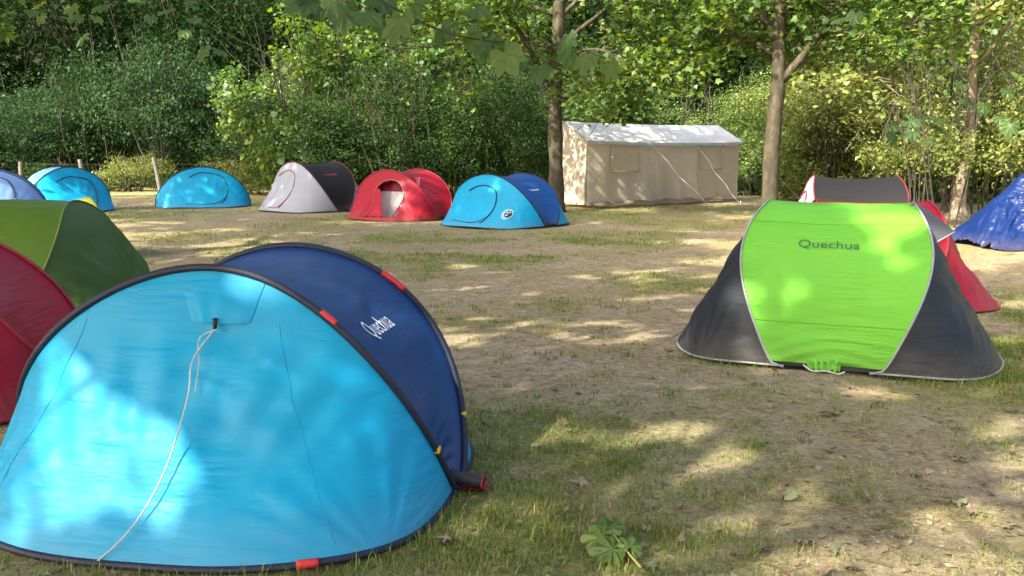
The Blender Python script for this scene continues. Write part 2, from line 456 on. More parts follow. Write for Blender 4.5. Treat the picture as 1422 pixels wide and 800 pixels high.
_mo = _mp + [(-x, y) for x, y in reversed(_mp[1:-1])]
MAPLE_V = np.array([(0, 0.36, 0.0)] + [(x, y, -0.22 * abs(x) - 0.10 * y * y) for x, y in _mo])
MAPLE_F = np.array([(0, 1 + i, 1 + (i + 1) % len(_mo)) for i in range(len(_mo))])
_so = [(0, 0), (0.40, 0.12), (0.46, 0.50), (0, 1.0), (-0.46, 0.50), (-0.40, 0.12)]
LITE_V = np.array([(x, y, -0.2 * abs(x) - 0.08 * y * y) for x, y in _so])
LITE_F = np.array([(0, 1, 2), (0, 2, 3), (0, 3, 4), (0, 4, 5)])
def _lobed():
    lob = [(0.0, 1.0, 0.30), (0.75, 0.86, 0.26), (-0.75, 0.86, 0.26), (1.75, 0.62, 0.26), (-1.75, 0.62, 0.26)]
    an = np.linspace(-2.75, 2.75, 45); out_ = []
    for a in an:
        rr_ = 0.30
        for c, l, w in lob:
            rr_ = max(rr_, l * (0.60 + 0.40 * math.exp(-((a - c) / w) ** 2)) * (1 + 0.05 * math.sin(a * 26)))
        out_.append((rr_ * 0.62 * math.sin(a), 0.30 + rr_ * 0.62 * math.cos(a)))
    return out_
_lo = _lobed()
def _z(x, y): return -0.25 * abs(x) ** 1.3 - 0.30 * max(0, y - 0.2) ** 2 + 0.035 * math.sin(9 * math.atan2(x, y - 0.25))
BIG_V = np.array([(0, 0.28, 0)] + [(0.5 * x, 0.28 + 0.5 * (y - 0.28), _z(0.5 * x, 0.28 + 0.5 * (y - 0.28))) for x, y in _lo] + [(x, y, _z(x, y)) for x, y in _lo])
_n = len(_lo)
BIG_F = np.array([(0, 1 + i, 2 + i) for i in range(_n - 1)] + [q for i in range(_n - 1) for q in ((1 + i, 1 + _n + i, 2 + _n + i), (1 + i, 2 + _n + i, 2 + i))])
OVAL_V = np.array([(0, 0, 0), (0.27, 0.45, -0.05), (0, 1.0, -0.12), (-0.27, 0.45, -0.05)])
OVAL_F = np.array([(0, 1, 2), (0, 2, 3)])

# sun flecks: crown leaves are cut away so direct sun reaches these places (point, radius)
GAPS = []
def in_gap(p):
    """True for leaves that would stand in one of the gaps"""
    bad = np.zeros(len(p), bool)
    for c, rad in GAPS:
        d = p - np.asarray(c)
        t = d @ SUN
        dist = np.linalg.norm(d - t[:, None] * SUN, axis=1)
        bad |= (t > 1.2) & (dist < rad)
    return bad

def branch_path(start, d0, length, n=6, up=0.25, jit=0.12, r=rng):
    p = np.array(start, float); d = np.array(d0, float); d /= np.linalg.norm(d)
    pts = [p.copy()]
    for i in range(n):
        d = d + r.normal(size=3) * jit + np.array([0, 0, up * (0.5 - i / n)])
        d /= np.linalg.norm(d)
        p = p + d * length / n
        pts.append(p.copy())
    return np.array(pts)

def grow_limb(path, r0, r, subs=7, sublen=1.5, zmin=2.3):
    """a limb with its side branches: returns wood builder and twig points that bear leaves"""
    mb = MB(); tips = []
    m = len(path)
    rad = np.linspace(r0, max(0.012, r0 * 0.2), m)
    mb.tube(path, rad, 7)
    for k in range(subs):
        f = 0.25 + 0.75 * (k + r.random()) / subs
        i = min(int(f * (m - 1)), m - 2)
        p = path[i] + (path[i + 1] - path[i]) * (f * (m - 1) - i)
        d = path[i + 1] - path[i]; d /= np.linalg.norm(d)
        dd = d * 0.55 + r.normal(size=3) * np.array([0.8, 0.8, 0.45]); dd[2] -= 0.05
        sp = branch_path(p, dd, sublen * (0.6 + 0.7 * r.random()), 5, 0.1, 0.16, r)
        mb.tube(sp, np.linspace(max(0.012, rad[i] * 0.45), 0.006, len(sp)), 5, False)
        for q in sp[2:]:
            tips.append(q)
        for _ in range(2):
            j = r.integers(2, len(sp))
            tw = branch_path(sp[j], r.normal(size=3) * np.array([1, 1, 0.5]), 0.5 + 0.5 * r.random(), 3, 0, 0.2, r)
            mb.tube(tw, np.linspace(0.008, 0.004, len(tw)), 4, False)
            tips.extend([tw[2], tw[3]])
    tips.append(path[-1])
    return mb, np.array(tips)

def crown_leaves(tips, per, size, r, tv=LITE_V, tf=LITE_F, spread=0.24, zmin=None, droop=True):
    n = len(tips) * per
    pos = np.repeat(tips, per, 0) + r.normal(size=(n, 3)) * np.array([spread, spread, spread * 0.62])
    if zmin is not None:
        pos = pos[pos[:, 2] > zmin]
    pos = pos[~in_gap(pos)]
    n = len(pos)
    nrm = r.normal(size=(n, 3)) * 0.55 + np.array([0, 0, 0.9])
    up = r.normal(size=(n, 3)) + np.array([0, 0, -0.6])
    sc = size * (0.55 + 0.75 * r.random(n))
    rnd = np.clip(0.5 + 0.27 * r.normal(size=n), 0, 1)
    return leaf_cloud(tv, tf, pos, nrm, sc, rnd, up, r)

def plane_tree(label, base, trunk, radii, limbs, seed, auto=0, auto_len=4.2, auto_h=(0.45, 1.0), per=9, leaf=0.17,
               tv=LITE_V, tf=LITE_F, bark=BARK, leafm=LF_PLANE, group=None, extra=None, zmin=2.6, name='plane_tree', subs=7, sublen=1.5, auto_el=0.55, az0=0.0):
    """base world xy; trunk/limbs given relative to the base"""
    r = np.random.default_rng(seed)
    t = thing(name, label, 'tree', (base[0], base[1], 0), 0, group)
    off = np.array([base[0], base[1], 0.0])
    tp = catmull(trunk, 26)
    tr = np.interp(np.linspace(0, 1, 26), np.linspace(0, 1, len(radii)), radii)
    tr = tr * (1 + 0.05 * r.normal(size=26)); tr[0] *= 1.35; tr[1] *= 1.08
    mb = MB(); mb.tube(tp, tr, 14)
    mb.build('trunk', bark, t)
    paths = [(np.asarray(catmull(l, 9)), rr) for l, rr in limbs]
    for k in range(auto):
        f = auto_h[0] + (auto_h[1] - auto_h[0]) * (k + 0.5) / auto
        i = int(f * 25)
        az = az0 + k * 2.399 + r.normal() * 0.3
        el = auto_el * (0.6 + 0.9 * f)
        d = (math.cos(az) * math.cos(el), math.sin(az) * math.cos(el), math.sin(el))
        paths.append((branch_path(tp[i], d, auto_len * (1.15 - 0.45 * f) * (0.85 + 0.3 * r.random()), 8, 0.12, 0.09, r), tr[i] * 0.42))
    tips = []
    for p, rr in paths:
        lm, tp_ = grow_limb(p, rr, r, subs, sublen)
        lm.build('limb', bark, t)
        tips.append(tp_)
    tips = np.vstack(tips)
    tips = tips[tips[:, 2] > zmin]
    V_, F_, rn = crown_leaves(tips + off, per, leaf, r, tv, tf, zmin=zmin)
    V_ = V_ - off
    if extra is not None:
        V2, F2, rn2 = extra
        F_ = np.vstack([F_, F2 + len(V_)]); V_ = np.vstack([V_, V2 - off]); rn = np.concatenate([rn, rn2])
    link(bpy.data.objects.new('crown', fast_mesh('crown', V_, F_, leafm, {'rnd': rn})), t)
    return t

# ------------------------------------------------------------------ tents
def text_mesh(txt, size=1.0):
    cu = bpy.data.curves.new('lettering', 'FONT'); cu.body = txt; cu.size = size
    cu.resolution_u = 3
    ob = bpy.data.objects.new('lettering', cu); C.objects.link(ob)
    dg = bpy.context.evaluated_depsgraph_get()
    me = bpy.data.meshes.new_from_object(ob.evaluated_get(dg))
    Vt = np.array([v.co[:] for v in me.vertices]); Ft = [tuple(p.vertices) for p in me.polygons]
    bpy.data.objects.remove(ob); bpy.data.curves.remove(cu); bpy.data.meshes.remove(me)
    Vt[:, 0] -= (Vt[:, 0].min() + Vt[:, 0].max()) / 2
    return Vt, Ft

class Tent:
    """pop-up tent: two sprung hoops, a middle panel between them and a sloping sheet at each end.
    local x runs from end to end, y across the hoops, z up"""
    def __init__(s, label, loc, rz, Lx=2.1, W=2.1, H=1.05, foot=0.12, top=0.45, bulge=0.07, nexp=2.7, lean=0.0,
                 end_front=CYAN, end_back=None, panel=NAVY, tape=TAPE_NAVY, hem=TAPE_NAVY, group=None, seed=1, tape_r=0.012, hem_r=0.010, rough=1.0, sag=0.05, zlift=0.015, zexp=1.2, aexp=0.75, dip=0.05):
        s.zexp, s.aexp, s.dip = zexp, aexp, dip
        s.Lx, s.W, s.H, s.foot, s.top, s.bulge, s.n, s.lean, s.sag, s.zl = Lx, W, H, foot, top, bulge, nexp, lean, sag, zlift
        s.seed, s.rough, s.fine = seed, rough, math.hypot(loc[0], loc[1]) < 9
        s.t = thing('popup_tent', label, 'tent', (loc[0], loc[1], 0), rz, group)
        s.front = s.end_sheet(+1, end_front, 'end_sheet')
        s.back = s.end_sheet(-1, end_back or end_front, 'end_sheet')
        s.panel = s.mid_panel(panel)
        th = np.linspace(0.0, math.pi, 70)
        for sg in (1, -1):
            mb = MB(); mb.tube(s.hoop(th, sg) + s.outn(th) * 0.006, tape_r, 6); mb.build('hoop_tape', tape, s.t)
        ph = np.linspace(0, math.pi, 60)
        for sg in (1, -1):
            mb = MB(); mb.tube(s.edge(ph, sg), hem_r, 6); mb.build('hem', hem, s.t)
        # groundsheet and the low inner wall under the panel
        e = np.vstack([s.edge(ph, 1), s.edge(ph[::-1], -1)]) * np.array([0.985, 0.985, 0]) + np.array([0, 0, 0.018])
        mesh_obj('groundsheet', np.vstack([[0, 0, 0.018], e]), [(0, 1 + i, 1 + (i + 1) % len(e)) for i in range(len(e))], SHEET, s.t, False)
        for sg in (1, -1):
            xs = np.linspace(-foot - 0.14, foot + 0.14, 12)
            A = np.array([[(x * (1 - 0.1 * k), sg * (W / 2 - 0.035 - 0.05 * k + 0.01 * math.sin(9 * x)), 0.02 + 0.15 * k) for x in xs] for k in (0, 0.5, 1)])
            mb = MB(); mb.grid(A); mb.build('inner_wall', SHEET, s.t)
    def hoop(s, th, sg):
        th = np.asarray(th, float)
        sn = np.clip(np.sin(th), 0, 1)
        a = s.foot + (s.top - s.foot) * sn ** s.aexp + s.bulge * np.sin(2 * th) ** 2
        y = s.W / 2 * np.cos(th) * (1 + 0.03 * np.sin(2 * th) ** 2) + s.lean * sn ** 2
        z = s.zl + s.H * sn ** s.zexp
        return np.stack([sg * a, y, z], -1)
    def outn(s, th):
        n = np.stack([0 * th, np.cos(th) * s.H, np.sin(th) * s.W / 2], -1)
        return n / np.linalg.norm(n, axis=-1)[..., None]
    def edge(s, ph, sg):
        ph = np.asarray(ph, float)
        c, q = np.cos(ph), np.clip(np.sin(ph), 0, 1)
        x = s.foot + (s.Lx / 2 - s.foot) * q ** (2 / s.n)
        y = s.W / 2 * np.sign(c) * np.abs(c) ** (2 / s.n)
        z = s.zl + 0.008 * np.sin(5 * ph + s.seed) + 0.0 * x
        return np.stack([sg * x, y, z], -1)
    def S(s, th, v, sg):
        th, v = np.broadcast_arrays(np.asarray(th, float), np.asarray(v, float))
        h, e = s.hoop(th, sg), s.edge(th, sg)
        p = h + (e - h) * v[..., None]
        b = 4 * v * (1 - v) * np.sin(th)
        p[..., 2] -= s.sag * b
        p[..., 0] -= sg * s.sag * 0.5 * b
        w = (vnoise(p[..., 1] * 2.2 + s.seed * 7.7 + sg * 31, p[..., 2] * 5 + s.seed * 3.1, 1.0, 4) - 0.5) * 0.05 * s.rough
        w = w + 0.006 * s.rough * np.sin(p[..., 1] * 17 + 9 * p[..., 2] + s.seed) * v
        for cs in (-1, 1):        # pull folds fanning out from the pegged corners
            dy, dz = p[..., 1] - cs * s.W * 0.44, p[..., 2] + 0.02
            dd = np.hypot(dy, dz); an = np.arctan2(dz, -cs * dy)
            w = w + 0.003 * s.rough * (np.sin(17 * an + 2.5 * np.sin(3 * an + s.seed)) + 0.8 * np.sin(29 * an + 5 * dd + cs)) * np.exp(-((dd - 0.28) / 0.26) ** 2) / np.maximum(b, 0.25)
        w = w + 0.006 * s.rough * np.sin(30 * p[..., 1] / np.maximum(0.25, p[..., 2] + 0.35) + s.seed) * np.exp(-((p[..., 2] - s.H * 0.6) / 0.2) ** 2)
        p[..., 0] += sg * w * b * 1.3
        p[..., 2] += w * b * 0.6
        return p
    def M(s, th, u):
        depth = s.dip
        th, u = np.broadcast_arrays(np.asarray(th, float), np.asarray(u, float))
        h0, h1 = s.hoop(th, -1), s.hoop(th, 1)
        p = h0 + (h1 - h0) * u[..., None]
        b = 4 * u * (1 - u)
        w = (vnoise(p[..., 0] * 1.2 + s.seed * 5.1 + 70, th * 5 + s.seed, 1.0, 4) - 0.5) * 0.035 * s.rough
        low = np.clip(1.2 - 2.2 * np.sin(th), 0, 1)
        w = w + s.rough * (0.0055 * low * np.sin(70 * th + 4 * np.sin(5 * u + s.seed) + 3 * u) + 0.0035 * np.sin(38 * th + 6 * u * u + 2 * np.sin(9 * u + th * 3)) * np.exp(-((np.sin(th) - 0.86) / 0.10) ** 2))
        p = p - s.outn(th) * ((depth + w) * b)[..., None]
        return p
    def grid_of(s, fn, th, v):
        T, Vv = np.meshgrid(th, v)
        return fn(T, Vv)
    def end_sheet(s, sg, mat, name):
        th = np.linspace(0, math.pi, 150 if s.fine else 72); v = np.linspace(0, 1, 56 if s.fine else 26)
        A = s.grid_of(lambda a, b: s.S(a, b, sg), th, v)
        mb = MB(); mb.grid(A)
        return mb.build(name, mat, s.t)
    def mid_panel(s, mat):
        th = np.linspace(0.06, math.pi - 0.06, 220 if s.fine else 64); u = np.linspace(0, 1, 30 if s.fine else 22)
        A = s.grid_of(s.M, th, u)
        mb = MB(); mb.grid(A)
        return mb.build('middle_panel', mat, s.t)
    def find(s, yz, sg=1):
        """surface parameters of the end sheet where it has the given (y, z)"""
        if not hasattr(s, '_lut'):
            th = np.linspace(0.05, math.pi - 0.05, 180); v = np.linspace(0.0, 1, 90)
            T, Vv = np.meshgrid(th, v)
            s._lut = (T.ravel(), Vv.ravel(), s.S(T, Vv, sg).reshape(-1, 3))
        T, Vv, Pn = s._lut
        i = np.argmin((Pn[:, 1] - yz[0]) ** 2 + (Pn[:, 2] - yz[1]) ** 2)
        th, v = T[i], Vv[i]
        for _ in range(3):
            e = 1e-3
            p = s.S(th, v, sg); a = (s.S(th + e, v, sg) - p) / e; b = (s.S(th, v + e, sg) - p) / e
            det = a[1] * b[2] - a[2] * b[1]
            if abs(det) < 1e-4: break
            dy, dz = yz[0] - p[1], yz[1] - p[2]
            th2, v2 = th + np.clip((dy * b[2] - dz * b[1]) / det, -.03, .03), v + np.clip((a[1] * dz - a[2] * dy) / det, -.03, .03)
            if not (0.02 < th2 < math.pi - 0.02 and 0 <= v2 <= 1): break
            th, v = th2, v2
        return th, v
    def sheet_n(s, th, v, sg=1):
        e = 1e-2
        a = s.S(th + e, v, sg) - s.S(th - e, v, sg); b = s.S(th, min(1, v + e), sg) - s.S(th, max(0, v - e), sg)
        n = np.cross(a, b); n /= np.linalg.norm(n) + 1e-9
        return n if n[0] * sg + n[2] > 0 else -n
    def on_sheet(s, path, off=0.008, sg=1, n=60):
        out_ = []
        for q in path:
            th, v = s.find(q, sg)
            out_.append(s.S(th, v, sg) + s.sheet_n(th, v, sg) * off)
        return catmull(out_, n)
    def zip_door(s, mat, wl=0.42, wr=0.42, h=0.80, rad=0.011, sill=0.10):
        k = s.H
        p = [(-wl * 0.75, h * 0.86 * k), (-wl * 0.35, h * 0.97 * k), (0.05, h * k), (wr * 0.75, h * 0.9 * k), (wr, h * 0.66 * k), (wr, h * 0.42 * k), (wr * 0.85, h * 0.2 * k), (wr * 0.66, sill)]
        mb = MB(); mb.tube(s.on_sheet(p), rad, 6); mb.build('door_zip', mat, s.t)
        q = [(wr * 0.97, h * 0.30 * k), (wr * 0.55, sill + 0.03), (0.0, sill), (-wl, sill + 0.02)]
        mb = MB(); mb.tube(s.on_sheet(q, n=30), rad * 0.7, 6); mb.build('sill_zip', mat, s.t)
    def letter(s, txt, mat, th0, u0, width, flip=1, stretch=1.0, name='lettering', size_h=None):
        """lettering printed on the middle panel; reads along the hoop-to-hoop direction seen from side flip"""
        Vt, Ft = text_mesh(txt)
        sc = width / (Vt[:, 0].max() - Vt[:, 0].min())
        gap = 2 * s.hoop(np.array([th0]), 1)[0][0]
        arc = math.hypot(s.W / 2 * math.sin(th0), s.H * math.cos(th0))
        u = u0 + flip * Vt[:, 0] * sc / gap
        th = th0 + (Vt[:, 1] - 0.3) * sc * stretch / arc
        p = s.M(th, u) + s.outn(th) * 0.006
        return mesh_obj(name, p, Ft, mat, s.t, False)
    def clips(s, mat, th=0.30):
        for sg in (1, -1):
            for a in (th, math.pi - th):
                p = s.hoop(np.array([a]), sg)[0] + s.outn(np.array([a]))[0] * 0.012
                mb = MB(); mb.box(p, (0.03, 0.02, 0.025)); mb.build('clip', mat, s.t)
    def tape_tag(s, mat, th0, th1, sg, rad=0.02):
        th = np.linspace(th0, th1, 10)
        mb = MB(); mb.tube(s.hoop(th, sg) + s.outn(th) * 0.010, rad, 8)
        return mb.build('hoop_tag', mat, s.t)
    def world(s, p):
        a = s.t.rotation_euler.z; ca, sa = math.cos(a), math.sin(a)
        p = np.asarray(p, float)
        return np.array([p[0] * ca - p[1] * sa + s.t.location.x, p[0] * sa + p[1] * ca + s.t.location.y, p[2]])
    def local(s, p):
        a = -s.t.rotation_euler.z; ca, sa = math.cos(a), math.sin(a)
        q = np.asarray(p, float) - np.array([s.t.location.x, s.t.location.y, 0])
        return np.array([q[0] * ca - q[1] * sa, q[0] * sa + q[1] * ca, q[2]])
def face(dx, dy):        # local +x (front end) points along (dx, dy)
    return math.atan2(dy, dx)

# 1 near blue tent, its front end towards the camera
nb = Tent('large cyan tent with navy middle panel and white cord hanging down its end sheet', (-1.20, 3.86), face(-0.16, -1.0), Lx=1.86, W=1.95, H=0.985, foot=0.05, top=0.42, bulge=0.10, nexp=3.0, lean=0.08, zexp=1.3,
          end_front=CYAN, panel=NAVY, tape_r=0.016, hem_r=0.014, seed=3, rough=1.0, sag=0.03)
nb.clips(YCLIP, 0.34)
def hoop_th(t, px_frac): return px_frac
nb.tape_tag(TAGRED, 1.06, 0.99, 1, 0.0155)
nb.tape_tag(TAGRED, 1.11, 0.98, -1, 0.0175)
# print on the back tag
def tag_text(t, txt, th0, sg, mat, height=0.022):
    Vt, Ft = text_mesh(txt)
    sc = height
    arc = math.hypot(t.W / 2 * math.sin(th0), t.H * math.cos(th0))
    th = th0 - Vt[:, 0] * sc / arc
    p = t.hoop(th, sg) + t.outn(th) * (0.0295)
    p[:, 0] += (Vt[:, 1] - 0.35) * sc * -1.0
    return mesh_obj('tag_lettering', p, Ft, mat, t.t, False)
tag_text(nb, 'Quechua', 1.045, -1, PRINT_W)
nb.letter('Quechua', PRINT_W, 0.92, 0.50, 0.30, -1, 1.6)
for yy0, yy1 in ((0.50, 0.70), (-0.52, -0.72)):       # stitched panel seams of the end sheet
    sp_ = nb.on_sheet([(yy0 * 0.8 + (yy1 - yy0 * 0.8) * t_ ** 1.2, 0.80 - 0.73 * t_) for t_ in np.linspace(0, 1, 26)], 0.0005, n=60)
    mb = MB(); mb.tube(sp_, 0.0016, 5); mb.build('seam', CYAN, nb.t)
# hem tag
mb = MB(); mb.tube(nb.edge(np.linspace(1.08, 0.98, 6), 1) + np.array([0.006, 0, 0.004]), 0.0165, 8); mb.build('hem_tag', TAGRED, nb.t)
# vent flap on the front end sheet
fl = []
nr, nc = 14, 22
for j in range(nr):
    f = j / (nr - 1)
    hw = 0.175 - 0.055 * f
    row = []
    for q in np.linspace(-1, 1, nc):
        yy = q * hw + 0.15 + 0.015 * f
        zz = 0.962 - 0.150 * f - 0.012 * f * (1 - q * q) - 0.02 * (q * 0.5) ** 2
        th, v = nb.find((yy, zz), 1)
        o = 0.003 + 0.016 * f * (1 - q * q) + 0.030 * f * f * max(0, 0.35 - abs(q + 0.55)) * 2 + 0.006 * f * math.sin(6.5 * q + 3 * f) * (1 - abs(q))
        row.append(nb.S(th, v, 1) + nb.sheet_n(th, v, 1) * o)
    fl.append(row)
mb = MB(); mb.grid(np.array(fl)); mb.build('vent_flap', CYAN, nb.t)
tg = (np.array(fl[-1][9]) + np.array(fl[-1][10])) / 2
mb = MB(); mb.tube([tg + np.array([0.004, 0, 0.02]), tg + np.array([0.008, 0, -0.022])], [0.009, 0.007], 8); mb.build('toggle', TAPE_BLACK, nb.t)
cp = [tg + np.array([0.01, 0, -0.02])]
for (px, py, off) in [(268, 500, .05), (262, 545, .055), (246, 605, .05), (226, 660, .035), (196, 715, .03), (166, 752, .03)]:
    yy = 3.2
    for _ in range(12):      # walk the pixel ray until it meets the end sheet
        q = nb.local(P(px, py, yy)); th, v = nb.find((q[1], q[2]), 1); w = nb.S(th, v, 1)
        yy = nb.world(w)[1] - off
    cp.append(nb.local(P(px, py, yy)))
cp.append(nb.local(G(132, 782, 0.01)))
cp = catmull(cp, 60)
mb = MB(); mb.tube(cp, 0.003, 6); mb.build('guy_cord', ROPE, nb.t)
lp = [tg + np.array([0.012, 0.012, -0.02])]
for (px, py, off) in [(277, 470, .035), (276, 505, .03), (271, 545, .02)]:
    yy = 3.2
    for _ in range(12):
        q = nb.local(P(px, py, yy)); th, v = nb.find((q[1], q[2]), 1); w = nb.S(th, v, 1); yy = nb.world(w)[1] - off
    lp.append(nb.local(P(px, py, yy)))
mb = MB(); mb.tube(catmull(lp, 24), 0.0026, 6); mb.build('cord_end', ROPE, nb.t)

# 2 lime green tent
gt = Tent('lime green tent with dark grey ends and lettering across its panel', (2.44, 6.62), R(-22), Lx=2.25, W=1.88, H=1.075, foot=0.27, top=0.50, bulge=0.14, nexp=3.0, aexp=0.35, dip=0.012,
          end_front=GREY, panel=GREEN, tape=TAPE_GREY, hem=TAPE_GREY, tape_r=0.0075, hem_r=0.008, seed=5, sag=0.0)
gt.letter('Quechua', PRINT_D, math.pi + 0.74 - 2 * 0.0, 0.48, 0.40) if False else None
def letter_front(t, txt, mat, z_frac, u0, width, tall=1.0):
    """lettering on the -y side of the panel, reading along +x"""
    Vt, Ft = text_mesh(txt)
    sc = width / (Vt[:, 0].max() - Vt[:, 0].min())
    th0 = math.pi - math.asin(z_frac)
    gap = 2 * t.hoop(np.array([th0]), 1)[0][0]
    arc = math.hypot(t.W / 2 * math.sin(th0), t.H * math.cos(th0))
    u = u0 + Vt[:, 0] * sc / gap
    th = th0 - (Vt[:, 1] - 0.3) * sc * tall / arc
    return mesh_obj('lettering', t.M(th, u) + t.outn(th) * 0.006, Ft, mat, t.t, False)
letter_front(gt, 'Quechua', PRINT_D, 0.79, 0.47, 0.40, 0.85)
# seams across the panel
for zf in (0.90, 0.35):
    th0 = math.pi - math.asin(zf)
    u = np.linspace(0.02, 0.98, 30)
    mb = MB(); mb.tube(gt.M(np.full(30, th0), u) + gt.outn(np.full(30, th0)) * 0.002, 0.003, 5); mb.build('seam', GREEN, gt.t)
# gathered hem of the panel pegged to the ground
A = []
for j, k in enumerate(np.linspace(0, 1, 8)):
    row = []
    for i, x in enumerate(np.linspace(-1, 1, 22)):
        w = 0.13 - 0.03 * k
        row.append((x * w - 0.03 + 0.02 * k, -gt.W / 2 + 0.02 + 0.07 * (1 - k) - 0.06 * k - 0.018 * math.sin(i * 1.5) * (0.4 + k), 0.145 * (1 - k) + 0.022 + 0.010 * math.sin(i * 2.1)))
    A.append(row)
mb = MB(); mb.grid(np.array(A)); mb.build('peg_skirt', GREEN, gt.t)
mb = MB(); mb.tube(catmull([(-0.14, -1.02, 0.06), (-0.08, -1.05, 0.03), (0.0, -1.04, 0.035), (0.08, -1.03, 0.02), (0.12, -1.0, 0.03)], 20), 0.006, 6); mb.build('peg_loop', ROPE, gt.t)
# hanging vent flap at the top of the right end
A = []
p0 = gt.hoop(np.array([math.pi / 2 + 0.1]), 1)[0]
for k in np.linspace(0, 1, 8):
    c_k = p0 + np.array([0.0 + 0.27 * k, -0.02, 0.014 - 0.20 * k + 0.06 * k * (1 - k)])
    A.append([c_k + np.array([-0.13, -0.12, -0.075]) * w * (0.25 + 0.75 * k) for w in np.linspace(0, 1, 6)])
mb = MB(); mb.grid(np.array(A)); mb.build('vent_flap', FLAPG, gt.t)
mb = MB(); mb.tube(np.array(A)[-1] , 0.006, 6); mb.build('flap_hem', TAPE_GREY, gt.t)

# 3 red tent behind the lime one
rt = Tent('plain red tent standing directly behind the lime green tent', (3.62, 8.95), R(-16), Lx=2.35, W=1.9, H=0.955, foot=0.24, top=0.52, bulge=0.12, aexp=0.4, dip=0.02, end_front=RED, panel=RED, tape=TAPE_RED, hem=TAPE_RED, seed=8)
# 4 dark tent with pale end
dt = Tent('charcoal tent with pale grey end behind the two tents by the twiggy shrub', (4.95, 12.9), R(-192), Lx=2.3, W=1.95, H=1.10, foot=0.2, top=0.56, bulge=0.12, end_front=SILVER, end_back=CHAR, panel=CHAR, tape=TAPE_DKRED, hem=TAPE_DKRED, seed=11)
dt.zip_door(TAPE_RED)
# 6 cyan tent by the tree
c6 = Tent('cyan tent with blue middle panel pitched beside the plane tree trunk', G(702, 311)[:2], face(-0.62, -0.78), Lx=2.45, W=2.3, H=1.0, top=0.56, foot=0.16, end_front=CYAN, panel=BLUE, seed=13)
c6.zip_door(TAPE_NAVY, 0.5, 0.42)
letter_front(c6, 'Quechua', PRINT_W, 0.80, 0.45, 0.30, 0.9) if False else c6.letter('Quechua', PRINT_W, 0.88, 0.50, 0.28, -1, 1.0)
# round emblem on the front sheet
def sheet_disc(t, y, z, rad, mat, name, off, txt=None, tmat=None):
    pts = [(0, 0)] + [(rad * math.cos(a), rad * math.sin(a)) for a in np.linspace(0, 2 * math.pi, 22)[:-1]]
    Vv = []
    for (a, b) in pts:
        th, v = t.find((y + a, z + b)); Vv.append(t.S(th, v, 1) + t.sheet_n(th, v) * off)
    ob = mesh_obj(name, Vv, [(0, 1 + i, 1 + (i + 1) % 21) for i in range(21)], mat, t.t, False)
    return ob
sheet_disc(c6, 0.74, 0.27, 0.10, ICE, 'emblem', 0.010)
sheet_disc(c6, 0.76, 0.27, 0.062, TAPE_NAVY, 'emblem_disc', 0.016)
Vt, Ft = text_mesh('2"')
Vn = []
for q in Vt:
    th, v = c6.find((0.755 + q[0] * 0.10, 0.24 + q[1] * 0.10)); Vn.append(c6.S(th, v, 1) + c6.sheet_n(th, v) * 0.022)
mesh_obj('emblem_lettering', Vn, Ft, PRINT_W, c6.t, False)

# 7 open red tent
r7 = Tent('red tent with its door open showing a white inner', G(561, 302)[:2], face(-0.50, -0.86), Lx=2.3, W=2.2, H=1.05, top=0.55, foot=0.16, end_front=RED, panel=RED, tape=TAPE_RED, hem=TAPE_RED, seed=17)
def inside(y, z):
    x = (y - 0.17) / 0.40
    if z < 0.09 or z > 0.86: return False
    if z > 0.55: return x * x + ((z - 0.55) / 0.30) ** 2 < 1
    return -1 + (0.55 - z) * 0.9 < x < 1 - (0.55 - z) * 0.2
me = r7.front.data
import bmesh
bmx = bmesh.new(); bmx.from_mesh(me)
kill = [f for f in bmx.faces if inside(f.calc_center_median().y, f.calc_center_median().z)]
bmesh.ops.delete(bmx, geom=kill, context='FACES'); bmx.to_mesh(me); bmx.free()
arch = [(-0.14, 0.16), (-0.19, 0.40), (-0.23, 0.55), (-0.14, 0.74), (0.0, 0.83), (0.17, 0.855), (0.38, 0.80), (0.53, 0.65), (0.57, 0.5), (0.53, 0.3), (0.49, 0.09)]
mb = MB(); mb.tube(r7.on_sheet(arch, 0.006), 0.016, 6); mb.build('door_zip', plain('dusty_red_tape', (0.30, 0.08, 0.09), 0.6), r7.t)
def inner(z0, z1, mat, name, x0):
    A = np.array([[(x0 - 0.25 * z + 0.015 * math.sin(22 * y), y, z) for y in np.linspace(-0.55, 0.75, 40)] for z in np.linspace(z0, z1, 8)])
    mb = MB(); mb.grid(A); return mb.build(name, mat, r7.t)
inner(0.03, 0.60, WHITEC, 'inner_door', 0.62)
inner(0.602, 0.92, DRED, 'inner_top', 0.625)
A = []
for k in np.linspace(0, 1, 14):          # door flap drawn to one side
    row = []
    for i, w in enumerate(np.linspace(0, 1, 20)):
        y0, z0 = -0.20, 0.66
        yb = -0.42 + 0.70 * w; z = z0 * (1 - k) + 0.08 * k
        y = y0 + 0.13 * w * (1 - k) + (yb - y0) * k ** 1.1
        th, v = r7.find((y, z)); p = r7.S(th, v, 1) + r7.sheet_n(th, v) * (0.02 + 0.028 * math.sin(i * 1.15) * k)
        row.append(p)
    A.append(row)
mb = MB(); mb.grid(np.array(A)); mb.build('door_flap', RED, r7.t)

# 8 pale grey / charcoal tent
g8 = Tent('pale grey tent with charcoal panel and thin red piping', G(438, 291)[:2], face(-0.68, -0.73), Lx=2.65, W=2.4, H=1.19, end_front=SILVER, panel=CHAR, tape=TAPE_DKRED, hem=TAPE_BLACK, seed=19, top=0.62)
g8.zip_door(TAPE_RED, 0.55, 0.38, 0.84)
g8.letter('Quechua', PRINT_R, 0.95, 0.50, 0.36, -1, 0.9)
# 9 cyan tent end-on before the fence
c9 = Tent('cyan tent seen end on before a leaning fence post', G(283, 286)[:2], face(0.34, -0.94), Lx=2.2, W=2.45, H=1.04, end_front=CYAN, panel=CYAN, seed=23)
c9.zip_door(TAPE_NAVY, 0.45, 0.6, 0.88)
